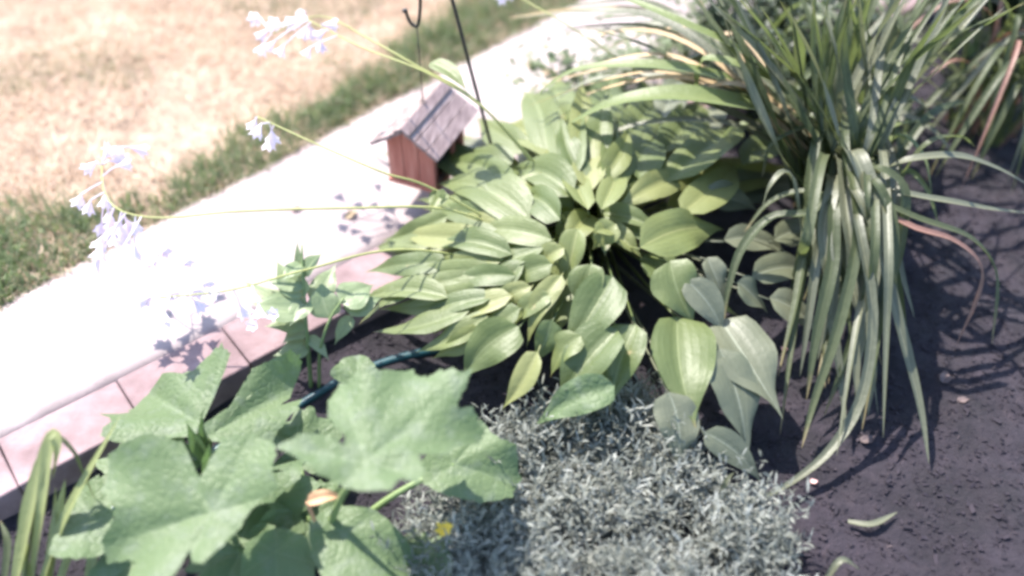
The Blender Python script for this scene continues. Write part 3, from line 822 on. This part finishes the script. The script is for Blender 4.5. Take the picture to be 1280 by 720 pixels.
# long thin leaves sweeping left behind the hosta
for k in range(24):
    tx = rl.uniform(630, 900); ty = rl.uniform(10, 135); mx = (tx + 1000) / 2; my = min(ty, 120) - rl.uniform(0, 40)
    zz = rl.uniform(.36, .56)
    strap([(1025 + rl.uniform(-25, 20), 180 + rl.uniform(-30, 30), .28), ((mx + 1010) / 2, (my + 150) / 2, zz * .9), (mx, my, zz), ((mx + tx) / 2, (my + ty) / 2 - 8, zz * .95), (tx, ty, zz * .7)],
          rl.uniform(6, 14), rl.choice((M_lily, M_lily, M_lily_p, M_lily, M_tan)), start=db(), twist=rl.uniform(-.5, .5))
# flower scapes of the clump: thin dark stalks
for pts in ([(1000, 200, .2), (958, 128, .4), (925, 60, .56), (895, -5, .7)], [(1020, 190, .25), (1000, 80, .55), (985, -20, .75)]):
    tube('flower_stalk', [DB] + [P(*q) for q in pts], (0.004, 0.0025), M_lily, lily, 6, 24)

# a second, smaller clump beyond it, added for fill and shade
DB2 = P(1225, 165, SOIL)
lily2 = thing('day_lily', (DB2.x, DB2.y, SOIL), 'smaller dim day lily clump added for shade in front of the wide dark shrub', 'plant')
for k in range(60):
    a = rl.uniform(0, 6.283); ln = rl.uniform(0.3, 0.62); d = Vector((math.cos(a), math.sin(a), 0))
    s0 = DB2 + Vector((rl.uniform(-.12, .12), rl.uniform(-.09, .09), -.01)); h = rl.uniform(.25, .62)
    pts = [s0, s0 + d * ln * .2 + Vector((0, 0, h * .75)), s0 + d * ln * .55 + Vector((0, 0, h)), s0 + d * ln * .85 + Vector((0, 0, h * .7)), s0 + d * ln + Vector((0, 0, h * rl.uniform(.2, .5)))]
    V, F, U = ribbon_geo(pts, rl.uniform(.012, .024), 20, 0.4, twist=rl.uniform(-.6, .6))
    mesh_obj('leaf', V, F, rl.choice((M_lily, M_lily, M_lily, M_lily_p, M_dead)), lily2, uvs=U)

# ------------------------------------------------------------------ squash plant
SB = P(262, 600, SOIL)
squash = thing('squash_plant', (SB.x, SB.y, SOIL), 'squash plant with big lobed pale green leaves beside the edging blocks', 'plant')
def lobed_geo(c, heading, nrm, R0, cup=0.2, seed=0, stretch=1.0, lobe=0.13, back=0.0):
    rnd = random.Random(seed)
    n = Vector(nrm).normalized()
    h = Vector(heading); h = (h - n * h.dot(n)).normalized(); s = n.cross(h)
    segs, rings = 96, 10
    ph = [rnd.uniform(0, 6.28) for _ in range(4)]
    V, F, U = [Vector(c)], [], [(0, 0.5)]
    lob = [rnd.uniform(0.75, 1.25) for _ in range(5)]
    for i in range(1, rings + 1):
        q = i / rings
        for k in range(segs):
            a = -math.pi + 2 * math.pi * (k + 0.5) / segs
            aa = abs(a) / math.pi
            # five lobes (0, +-62, +-125 deg) and the open sinus behind the petiole
            l = sum(lob[j] * math.exp(-((a - m) / 0.36) ** 2) for j, m in enumerate((0, 1.12, -1.12, 2.2, -2.2)))
            r = (1 - lobe * 1.5) + lobe * 1.7 * l
            r *= 1 - 0.82 * math.exp(-((math.pi - abs(a)) / 0.20) ** 2)
            tooth = 0.15 * (abs(((a * 4.5 + ph[0]) % 2) - 1)) + 0.05 * (abs(((a * 11 + ph[1]) % 2) - 1)) + 0.035 * math.sin(a * 17 + ph[1]) + 0.06 * math.sin(a * 4.0 + ph[2])
            r = r * (1 + tooth * q ** 3)
            r *= (1 + (stretch - 1) * math.cos(a) ** 2)
            rad = R0 * r * q * (1 - back * (1 - math.cos(a)) / 2)
            # pleats between the five main veins and an uneven, wavy rim
            pl = 0.0
            for m in (0, 1.12, -1.12, 2.2, -2.2):
                pl -= 0.04 * math.exp(-((a - m) / 0.30) ** 2)
            z = R0 * (cup * q ** 1.6 + pl * q * (1.2 - 0.5 * q) + 0.14 * q ** 2 * math.sin(3 * a + ph[2]) + 0.07 * q ** 3 * math.sin(7 * a + ph[3]) + 0.20 * q * abs(math.sin(a)))
            z -= R0 * 0.28 * q ** 3 * (0.5 + 0.5 * math.sin(2 * a + ph[1]))
            V.append(c + h * (rad * math.cos(a)) + s * (rad * math.sin(a)) + n * z)
            U.append((q, a / (2 * math.pi) + 0.5))
    for k in range(segs):
        F.append((0, 1 + k, 1 + (k + 1) % segs))
    for i in range(rings - 1):
        for k in range(segs):
            a = 1 + i * segs + k; b = 1 + i * segs + (k + 1) % segs
            F.append((a, a + segs, b + segs, b))
    return V, F, U
def squash_mat():
    m = M_squash; nt = m.node_tree
    b = next(n for n in nt.nodes if n.type == 'BSDF_PRINCIPLED')
    src = b.inputs['Base Color'].links[0].from_socket
    uv = N(nt, 'ShaderNodeUVMap'); sep = N(nt, 'ShaderNodeSeparateXYZ'); nt.links.new(uv.outputs[0], sep.inputs[0])
    ang = math_n(nt, 'MULTIPLY', math_n(nt, 'SUBTRACT', sep.outputs['Y'], 0.5), 2 * math.pi)
    tot = None
    for a in (0, 1.12, -1.12, 2.2, -2.2):
        d = math_n(nt, 'MULTIPLY', math_n(nt, 'ABSOLUTE', math_n(nt, 'SUBTRACT', ang, a)), sep.outputs['X'])
        f = math_n(nt, 'LESS_THAN', d, 0.022)
        tot = f if tot is None else math_n(nt, 'MAXIMUM', tot, f)
    # side veins: slanting off the main ones
    sv = math_n(nt, 'SINE', math_n(nt, 'ADD', math_n(nt, 'MULTIPLY', sep.outputs['X'], 26), math_n(nt, 'MULTIPLY', math_n(nt, 'ABSOLUTE', math_n(nt, 'SINE', math_n(nt, 'MULTIPLY', ang, 2.8))), -9)))
    sv = math_n(nt, 'MULTIPLY', math_n(nt, 'GREATER_THAN', sv, 0.93), 0.35)
    tot = math_n(nt, 'MAXIMUM', tot, sv)
    c2 = mix_col(nt, math_n(nt, 'MULTIPLY', tot, 0.35), src, (0.17, 0.22, 0.12))
    n5 = noise_tex(nt, 26, 5); r5 = ramp(nt, [(0.5, (0, 0, 0)), (0.72, (1, 1, 1))]); nt.links.new(n5.outputs[0], r5.inputs[0])
    c2 = mix_col(nt, math_n(nt, 'MULTIPLY', r5.outputs[0], 0.6), c2, (0.165, 0.195, 0.145))      # the leaf's own silvery mottling
    nt.links.new(c2, b.inputs['Base Color'])
    tc = N(nt, 'ShaderNodeTexCoord'); vo = N(nt, 'ShaderNodeTexVoronoi', feature='DISTANCE_TO_EDGE'); vo.inputs['Scale'].default_value = 55
    nt.links.new(tc.outputs['Object'], vo.inputs['Vector'])
    hgt = math_n(nt, 'MINIMUM', vo.outputs['Distance'], 0.25)
    bp = N(nt, 'ShaderNodeBump'); bp.inputs['Strength'].default_value = 0.6; bp.inputs['Distance'].default_value = 0.006
    nt.links.new(hgt, bp.inputs['Height'])
    old = b.inputs['Normal'].links[0].from_socket; nt.links.new(old, bp.inputs['Normal']); nt.links.new(bp.outputs[0], b.inputs['Normal'])
squash_mat()
def squash_leaf(cx, cy, z, hx, hy, Rpx, tilt=(0, 0), cup=0.2, seed=0, stretch=1.0, base=None, lobe=0.13, back=0.0, parent=squash, mat=None):
    """(cx,cy,z) = where the petiole meets the blade; (hx,hy) = direction of the main lobe on the ground plane"""
    c = P(cx, cy, z)
    nrm = Vector((tilt[0], tilt[1], 1)) + (CAMV - c).normalized() * 0.35
    V, F, U = lobed_geo(c, (hx, hy, 0), nrm, px2m(c, Rpx), cup, seed, stretch, lobe, back)
    lf = mesh_obj('leaf', V, F, mat or M_squash, parent, uvs=U)
    ORIG[lf.name] = parent_origin(parent)
    b = base if base is not None else Vector((SB.x, SB.y, SOIL - 0.01))
    mid = b.lerp(c, 0.55) + Vector((0, 0, 0.04))
    tube('petiole', [b, mid, c - Vector((0, 0, 0.002))], (0.009, 0.006), M_petiole, lf, 8, 12)
def outline_leaf(c, z, tilt, pts, fold_dir, fold=0.14, seed=0, wave=0.085, base=None):
    """leaf whose rim was measured in the photograph; it lies on its own tilted surface at its real height, folded along fold_dir"""
    rnd = random.Random(seed)
    C0 = P(c[0], c[1], z)
    n = (Vector((tilt[0], tilt[1], 1)) + (CAMV - C0).normalized() * 0.35).normalized()
    def on(px, py):
        d = ray(px, py); return CAMV + d * ((C0 - CAMV).dot(n) / d.dot(n))
    rim = [on(*q) for q in pts]
    # denser rim with small irregular teeth
    R2 = []
    m = len(rim)
    for k in range(m):
        p0, p1, p2, p3 = rim[k - 1], rim[k], rim[(k + 1) % m], rim[(k + 2) % m]
        for t in (0, .2, .4, .6, .8):
            sm = 0.5 * ((2 * p1) + (p2 - p0) * t + (2 * p0 - 5 * p1 + 4 * p2 - p3) * t * t + (3 * p1 - p0 - 3 * p2 + p3) * t ** 3)
            q = sm.lerp(p1.lerp(p2, t), 0.45)
            q = q + (q - C0) * (rnd.uniform(-0.022, 0.022) + (0.03 if t == 0 else 0))
            R2.append(q)
    rings = 11
    h = Vector((fold_dir[0], fold_dir[1], 0)); h = (h - n * h.dot(n)).normalized(); sd = n.cross(h)
    Rm = sum((q - C0).length for q in R2) / len(R2)
    ph = [rnd.uniform(0, 6.28) for _ in range(4)]
    V, F, U = [C0.copy()], [], [(0, 0.5)]
    S = len(R2)
    for i in range(1, rings + 1):
        q = i / rings
        for k in range(S):
            d = (R2[k] - C0) * q
            x, y = d.dot(h) / Rm, d.dot(sd) / Rm
            a = math.atan2(y, x)
            ln = math.hypot(x, y)
            lift = fold * (abs(y) - 0.25 * y * y) - 0.10 * x * abs(x)
            lift += wave * ln ** 2 * math.sin(3 * a + ph[0]) + 0.6 * wave * ln ** 3 * math.sin(7 * a + ph[1]) + 0.025 * noise.noise(d * 22 + Vector((seed, 0, 0)))
            for mm in (1.12, -1.12, 2.2, -2.2, 0):
                lift -= 0.035 * math.exp(-((a - mm) / 0.22) ** 2) * min(1, ln * 2) * (1.1 - 0.4 * q)
            V.append(C0 + d + n * (lift * Rm)); U.append((q, a / (2 * math.pi) + 0.5))
    for k in range(S): F.append((0, 1 + k, 1 + (k + 1) % S))
    for i in range(rings - 1):
        for k in range(S):
            a = 1 + i * S + k; b = 1 + i * S + (k + 1) % S
            F.append((a, a + S, b + S, b))
    lf = mesh_obj('leaf', V, F, M_squash, squash, uvs=U)
    ORIG[lf.name] = parent_origin(squash)
    b = base if base is not None else Vector((SB.x, SB.y, SOIL - 0.01))
    tube('petiole', [b, b.lerp(C0, .55) + Vector((0, 0, .03)), C0 - Vector((0, 0, .003))], (.009, .0055), M_petiole, lf, 8, 12)
B2 = P(400, 690, SOIL)
for (cx, cy, z, hx, hy, rp, sd_) in ((330, 625, .07, .6, -.6, 60, 21), (385, 640, .05, .2, -1, 56, 22), (200, 590, .06, -1, .2, 66, 23), (300, 690, .06, -.2, -1, 64, 24), (370, 560, .06, .8, .4, 50, 25), (180, 700, .05, -.8, -.5, 60, 26), (520, 700, .03, .8, -.4, 44, 27)):
    squash_leaf(cx, cy, z, hx, hy, rp, (0, -.1), .12, sd_, 1.05, base=(SB + Vector((0, 0, -.01))) if cx < 340 else B2, back=.3)
outline_leaf((250, 532), .17, (-.2, .1), [(258, 508), (276, 490), (294, 458), (284, 446), (262, 452), (235, 465), (200, 462), (165, 475), (150, 495), (155, 510), (128, 520), (145, 530), (135, 555), (165, 562), (210, 552), (245, 545)], (-.8, .6), .22, 1)
outline_leaf((266, 542), .18, (.25, 0), [(255, 532), (280, 515), (315, 495), (312, 470), (330, 460), (360, 445), (375, 442), (376, 455), (360, 495), (350, 505), (376, 497), (370, 512), (350, 535), (340, 552), (320, 560), (290, 556), (265, 552)], (.7, .7), .25, 2)
outline_leaf((266, 640), .23, (-.15, -.1), [(264, 580), (285, 552), (318, 550), (346, 562), (350, 580), (344, 595), (350, 615), (322, 630), (302, 660), (282, 685), (260, 707), (245, 705), (240, 688), (220, 725), (150, 735), (165, 697), (122, 690), (117, 670), (145, 640), (132, 615), (140, 572), (200, 556), (235, 562), (252, 600)], (-1, -.25), .26, 3, .07)
outline_leaf((122, 652), .12, (-.1, 0), [(64, 694), (78, 645), (95, 612), (125, 598), (142, 640), (135, 690), (100, 704)], (-.6, .5), .2, 4)
outline_leaf((457, 577), .36, (-.05, .1), [(410, 500), (425, 480), (465, 470), (515, 460), (530, 471), (550, 463), (586, 471), (580, 487), (568, 507), (590, 500), (603, 520), (596, 536), (575, 545), (555, 565), (522, 565), (531, 590), (522, 606), (500, 602), (488, 618), (450, 615), (400, 597), (380, 582), (348, 565), (380, 550), (415, 548), (428, 562), (432, 545), (412, 527)], (.75, .8), .16, 5, .09, base=B2)
outline_leaf((568, 580), .14, (.1, -.1), [(528, 578), (560, 545), (600, 528), (620, 550), (642, 560), (652, 590), (640, 617), (600, 627), (560, 622), (530, 605)], (.8, -.2), .15, 6, base=B2)
outline_leaf((428, 668), .10, (0, 0), [(388, 655), (420, 632), (470, 640), (495, 660), (522, 690), (528, 722), (460, 738), (410, 732), (390, 695)], (.7, -.4), .15, 7, base=B2)
outline_leaf((446, 470), .07, (0, 0), [(414, 472), (426, 450), (448, 440), (468, 456), (474, 474), (440, 484)], (0, 1), .2, 8, base=P(430, 520, SOIL))
outline_leaf((345, 690), .08, (0, -.1), [(300, 720), (310, 680), (345, 660), (385, 675), (392, 720), (345, 745)], (.2, -1), .15, 9, base=B2)
outline_leaf((300, 600), .14, (.1, 0), [(262, 620), (275, 580), (310, 562), (352, 590), (380, 570), (372, 600), (340, 625), (300, 640)], (1, 0), .2, 10)
wl_ = join_geo(leaf_geo(P(384, 628, .17), P(432, 622, .16), .03, (0, -.3, 1), .2, .7, .15, seed=4), tube_geo(catmull([B2, P(400, 670, .06), P(384, 628, .17)], 8), .004, 6))
mesh_obj('withered_leaf', wl_[0], wl_[1], M_orange, squash, uvs=wl_[2])['label'] = 'withered orange leaf'
# young folded leaves in the heart
for (bx, by, tx, ty, w) in ((258, 575, 232, 525, 18), (262, 570, 252, 512, 14), (266, 600, 262, 550, 20), (258, 640, 268, 580, 16)):
    g = leaf_geo(P(bx, by, .1), P(tx, ty, .22), px2m(P(bx, by, .1), w), (0, -0.4, 1), 0.05, 0.9, 0.06, seed=bx)
    mesh_obj('young_leaf', *g[:2], M_squash, squash, uvs=[(0.6, 0.31)] * len(g[0]))

# ------------------------------------------------------------------ strap-leaved clump at the corner of the bed
IB = P(60, 740, SOIL)
iris = thing('iris_clump', (IB.x, IB.y, SOIL), 'small clump of upright yellow-green sword leaves beside the squash', 'plant')
for pts, w, m in [
    ([(20, 730, .0), (38, 640, .15), (56, 545, .28)], 22, M_iris), ([(40, 730, .0), (52, 640, .16), (64, 548, .28), (72, 560, .27), (66, 600, .2)], 16, M_iris),
    ([(60, 735, .0), (72, 660, .12), (82, 600, .2)], 18, M_iris), ([(50, 735, 0), (85, 640, .16), (150, 520, .27)], 14, M_iris),
    ([(30, 735, 0), (50, 610, .2), (66, 548, .27), (90, 562, .26), (104, 590, .2), (120, 628, .12)], 6, M_lily), ([(5, 735, 0), (10, 680, .06), (0, 650, .08)], 10, M_lily),
    ([(70, 740, 0), (88, 690, .06), (92, 650, .1)], 12, M_iris), ([(110, 745, 0), (118, 690, .06), (126, 650, .1)], 14, M_iris), ([(35, 735, 0), (30, 650, .12), (44, 575, .24)], 12, M_iris),
    ([(52, 738, 0), (66, 680, .1), (70, 610, .18)], 10, M_iris),
]:
    strap(pts, w, m, parent=iris, fold=0.4, tip=0.5)

# ------------------------------------------------------------------ weed by the edging
WB = P(388, 486, SOIL)
weed = thing('broadleaf_weed', (WB.x, WB.y, SOIL), 'upright weed with pale broad leaves by the edging blocks', 'plant')
tube('stem', [WB + Vector((0, 0, -.02)), P(384, 420, .10), P(380, 360, .2), P(377, 306, .28)], (0.006, 0.0025), M_petiole, weed, 6, 16)
tube('stem', [WB + Vector((0.02, 0, -.02)), P(400, 440, .06), P(412, 400, .14), P(430, 372, .18)], (0.005, 0.003), M_petiole, weed, 6, 12)
for (bx, by, bz, tx, ty, tz, w) in [(382, 385, .16, 312, 378, .2, 44), (382, 370, .18, 345, 325, .24, 34), (386, 430, .07, 340, 445, .08, 30), (395, 380, .16, 420, 330, .2, 34), (430, 385, .15, 478, 372, .14, 34), (384, 395, .14, 300, 350, .2, 26), (382, 376, .17, 362, 408, .16, 30), (380, 345, .22, 404, 316, .27, 20), (384, 400, .12, 330, 408, .14, 30),
        (425, 378, .17, 468, 356, .16, 44), (412, 398, .14, 402, 350, .2, 40), (440, 395, .12, 418, 432, .06, 20), (380, 350, .2, 372, 300, .28, 12), (384, 410, .1, 352, 430, .1, 22),
        (380, 360, .2, 326, 344, .22, 18), (384, 420, .09, 412, 452, .05, 16), (378, 330, .24, 352, 352, .24, 22)]:
    g = leaf_geo(P(bx, by, bz), P(tx, ty, tz), px2m(P(bx, by, bz), w), (0.1, -0.3, 1), 0.1, 0.25, 0.05, seed=int(bx * 3 + ty))
    mesh_obj('leaf', *g[:2], M_weed, weed, uvs=g[2])
for (x, y, z) in ((346, 392, .2), (320, 406, .18)):
    V, F, U = bell_geo(P(x, y, z), Vector((-.2, -.5, .5)), 0.018, 0.012)
    mesh_obj('flower', V, F, M_petal, weed, uvs=U)

# ------------------------------------------------------------------ teal hose in the shadow of the edging
hz_ = 0.008
hp = [P(x, y, SOIL - 0.001) for x, y in ((60, 700), (180, 610), (300, 548), (372, 508), (430, 474), (490, 450), (550, 436), (620, 420), (690, 405), (760, 390))]
tag(tube('garden_hose', hp, (0.011, 0.011), M_hose, None, 10, 60), 'teal garden hose lying on dark soil beside the edging blocks', 'hose')

# ------------------------------------------------------------------ silver ground cover
def silver():
    v, f, sh = [], [], []
    poly = [(500, 740), (505, 640), (560, 600), (640, 525), (720, 505), (800, 500), (850, 540), (905, 600), (960, 640), (1000, 690), (1000, 745)]
    def inside(x, y):
        c = False; j = len(poly) - 1
        for i in range(len(poly)):
            (xi, yi), (xj, yj) = poly[i], poly[j]
            if (yi > y) != (yj > y) and x < (xj - xi) * (y - yi) / (yj - yi) + xi: c = not c
            j = i
        return c
    W = [P(x, y, 0.0) for x, y in poly]
    wp = [(p.x, p.y) for p in W]
    # the mat goes on towards the camera, below the frame
    wp[0] = (wp[0][0] + .02, 0.62); wp[-1] = (wp[-1][0] - 0.05, 0.62)
    n = 0
    def ins(x, y):
        c = False; j = len(wp) - 1
        for i in range(len(wp)):
            (xi, yi), (xj, yj) = wp[i], wp[j]
            if (yi > y) != (yj > y) and x < (xj - xi) * (y - yi) / (yj - yi) + xi: c = not c
            j = i
        return c
    while n < 4200:
        x, y = random.uniform(-.35, .75), random.uniform(.6, 1.6)
        q = Vector((x, y, 0))
        if not ins(x + 0.03 * noise.noise(q * 20), y + 0.03 * noise.noise(q * 20 + Vector((9, 9, 9)))): continue
        dens = noise.noise(q * 13) * 0.8 + 0.5 * noise.noise(q * 5 + Vector((3, 1, 0)))
        if dens < -0.05 and random.random() < 0.8: continue
        if x < -.1 and random.random() < 0.6: continue
        n += 1
        h = random.uniform(.04, .125) * (1 + 0.7 * dens) * (1.45 if random.random() < .06 else 1)
        a = random.uniform(0, 6.28); ln = random.uniform(0.1, 0.6) * h
        b = Vector((x, y, soil_z(x, y))); top = b + Vector((math.cos(a) * ln, math.sin(a) * ln, h))
        kb = min(1, max(0, random.gauss(.5, .18)))
        nl = random.randint(9, 14)
        for i in range(nl):
            t = 0.25 + 0.75 * i / (nl - 1)
            p = b.lerp(top, t)
            aa = i * 2.4 + a; el = random.uniform(-0.1, 0.7) + 0.5 * t
            d = Vector((math.cos(aa) * math.cos(el), math.sin(aa) * math.cos(el), math.sin(el)))
            L = random.uniform(.016, .036); w = random.uniform(.003, .0058)
            s = d.cross(Vector((random.uniform(-.5, .5), random.uniform(-.5, .5), 1))).normalized() * w / 2
            o = len(v)
            mpt = p + d * L * .55 + Vector((0, 0, .001)); e = p + d * L - Vector((0, 0, .003))
            v += [p - s * .5, p + s * .5, mpt + s, mpt - s, e]; f += [(o, o + 1, o + 2, o + 3), (o + 3, o + 2, o + 4)]
            k = min(1, max(0, kb + random.gauss(0, .12))); sh += [k] * 5
    o = stuff(mesh_obj('silver_ground_cover', v, f, M_silver, shade=sh))
    tag(o, 'low mat of fine silvery grey leaves in front of the hosta', 'ground cover')
silver()

# ------------------------------------------------------------------ leafy shrub behind the day lily
def shrub(name, c, rx, ry, rzz, n, label, seed):
    rnd = random.Random(seed)
    t = thing(name, (c.x, c.y, SOIL), label, 'shrub')
    v, f, sh = [], [], []
    stems = []
    for k in range(14):
        a = rnd.uniform(0, 6.28); q = rnd.uniform(.3, .95)
        e = Vector((c.x + math.cos(a) * rx * q, c.y + math.sin(a) * ry * q, SOIL + rzz * rnd.uniform(.6, 1.0)))
        b = Vector((c.x + math.cos(a) * .05, c.y + math.sin(a) * .05, SOIL - .02))
        st = catmull([b, b.lerp(e, .5) + Vector((0, 0, .08)), e], 12)
        stems.append(st)
        tube('stem', st, [0.006 - 0.0003 * i for i in range(12)], M_petiole, t, 6)
    for k in range(n):
        st = rnd.choice(stems); p = st[rnd.randint(3, 11)] + Vector((rnd.gauss(0, .06), rnd.gauss(0, .06), rnd.gauss(0, .05)))
        a = rnd.uniform(0, 6.28); el = rnd.uniform(-.5, .6)
        d = Vector((math.cos(a) * math.cos(el), math.sin(a) * math.cos(el), math.sin(el)))
        L = rnd.uniform(.025, .055); s = d.cross(Vector((rnd.uniform(-.5, .5), rnd.uniform(-.5, .5), 1))).normalized() * L * .28
        o = len(v); m = p + d * L * .45 + Vector((0, 0, .004))
        v += [p, m + s, p + d * L, m - s]; f += [(o, o + 1, o + 2), (o, o + 2, o + 3)]
        sh += [min(1, max(0, rnd.gauss(.45, .22)))] * 4
    stuff(mesh_obj('foliage', v, f, M_shrub, t, shade=sh))
shrub('leafy_shrub', P(960, 135, SOIL), .36, .26, .46, 4200, 'dark leafy shrub behind the day lily clump', 3)
shrub('leafy_shrub', P(1190, 70, SOIL), .6, .36, .95, 9000, 'wide dark shrub added to shade the end of the bed', 4)  # tall shrub added to throw shade over the right-hand soil

M_light = blade_mat('light_shrub_leaf', [(0.0, (0.06, 0.08, 0.04)), (0.5, (0.10, 0.135, 0.065)), (1.0, (0.19, 0.22, 0.12))], (0.2, 0.3, 0.08), 0.3, 0.5)
M_keep, M_shrub = M_shrub, M_light
shrub('bushy_perennial', P(735, 150, SOIL), .30, .13, .24, 500, 'light green bushy plant with thin stems behind the hosta', 8)
shrub('bushy_perennial', P(855, 100, SOIL), .24, .12, .30, 450, 'light green thin-stemmed plant between day lily and path', 9)
M_shrub = M_keep
# ------------------------------------------------------------------ small fallen things
def fallen(name, x, y, z, L, ang, mat, label, cat, group=None, curl=0.25, wr=0.5):
    c = P(x, y, z); d = Vector((math.cos(ang), math.sin(ang), 0)) * L / 2
    g = leaf_geo(c - d, c + d, L * wr, (0.1, 0.1, 1), curl, 0.5, 0.1, seed=int(x + y))
    zmin = min(q.z for q in g[0])
    V = [q - Vector((0, 0, zmin - z)) for q in g[0]]
    o = bpy.data.objects.new(name, None)
    ob = mesh_obj(name, [q - c for q in V], g[1], mat, None, uvs=g[2]); bpy.data.objects.remove(o)
    ob.location = c
    return tag(ob, label, cat, group)
fallen('fallen_leaf', 372, 262, .021, .035, 0.3, M_dead, 'curled brown leaf lying on the white path', 'leaf', 'brown leaves on the path')
fallen('fallen_leaf', 440, 268, .021, .05, 0.9, M_tan, 'curled tan leaf lying on the white path', 'leaf', 'brown leaves on the path')
for (x, y, a) in ((690, 92, .3), (665, 80, 1.2), (708, 74, 2.2)):
    fallen('fallen_leaf', x, y, .021, .07, a, M_tan, 'pale tan dry leaf on the path beyond the hosta', 'leaf', 'dry leaves beyond the hosta')
for (x, y, z) in ((802, 382, .0), (806, 332, .0), (788, 390, -.02)):
    fallen('fallen_petal', x, y, z if z > 0.05 else soil_z(P(x, y, SOIL).x, P(x, y, SOIL).y) + .004, .018, x, M_pinkpetal, 'small pink fallen petal on dark soil in the gap of the hosta', 'petal', 'pink petals under the hosta', wr=.7)
for (x, y, lab) in ((980, 436, 'pink fallen petal on soil between hosta and day lily'), (1018, 602, 'pale orange fallen petal on soil by the longest drooping strap leaf')):
    q = P(x, y, SOIL)
    fallen('fallen_petal', x, y, soil_z(q.x, q.y) + .006, .02, x, M_pinkpetal, lab, 'petal', None, wr=.7)
for (x, y, a) in ((1085, 548, .4), (1180, 470, 1.1), (1205, 500, .2)):
    q = P(x, y, SOIL)
    fallen('fallen_leaf', x, y, soil_z(q.x, q.y) + .004, random.uniform(.035, .06), a, M_brown, 'dull brown dead leaf flat on the bare soil beside the day lily', 'leaf', 'dead leaves on the bare soil', curl=.08, wr=.55)
# yellow flower in the ground cover
yf = P(556, 668, SOIL)
yfl = thing('yellow_flower', (yf.x, yf.y, SOIL), 'small yellow flower at the edge of the silver mat', 'flower')
yc = P(555, 662, .10)
tube('stem', [P(556, 668, SOIL) , yc], 0.0025, M_petiole, yfl, 6)
for k in range(6):
    a = k * math.pi / 3 + .3; d = Vector((math.cos(a), math.sin(a), .25))
    g = leaf_geo(yc, yc + d * .022, .021, (0, 0, 1), .1, .2, .03, seed=k)
    mesh_obj('petal', *g[:2], M_yellow, yfl, uvs=g[2])
# dry strap leaves lying on the bare soil
for i, (pts, lab) in enumerate([
    ([(1060, 652, SOIL + .012), (1090, 655, SOIL + .02), (1122, 640, SOIL + .012)], 'short pale dry blade lying on bare soil beside the silver mat'),
    ([(1032, 725, SOIL + .012), (1052, 700, SOIL + .05), (1075, 712, SOIL + .012)], 'bent pale dry blade arching off the bare soil'),
    ([(900, 630, 0.03), (906, 606, .09), (918, 590, .14)], 'short upright grey-green blade at the edge of the silver mat')]):
    q = [P(*p) for p in pts]
    V, F, U = ribbon_geo(q, .014, 14, .3)
    tag(mesh_obj('grass_blade', V, F, M_lily_p, None, uvs=U), lab, 'blade')
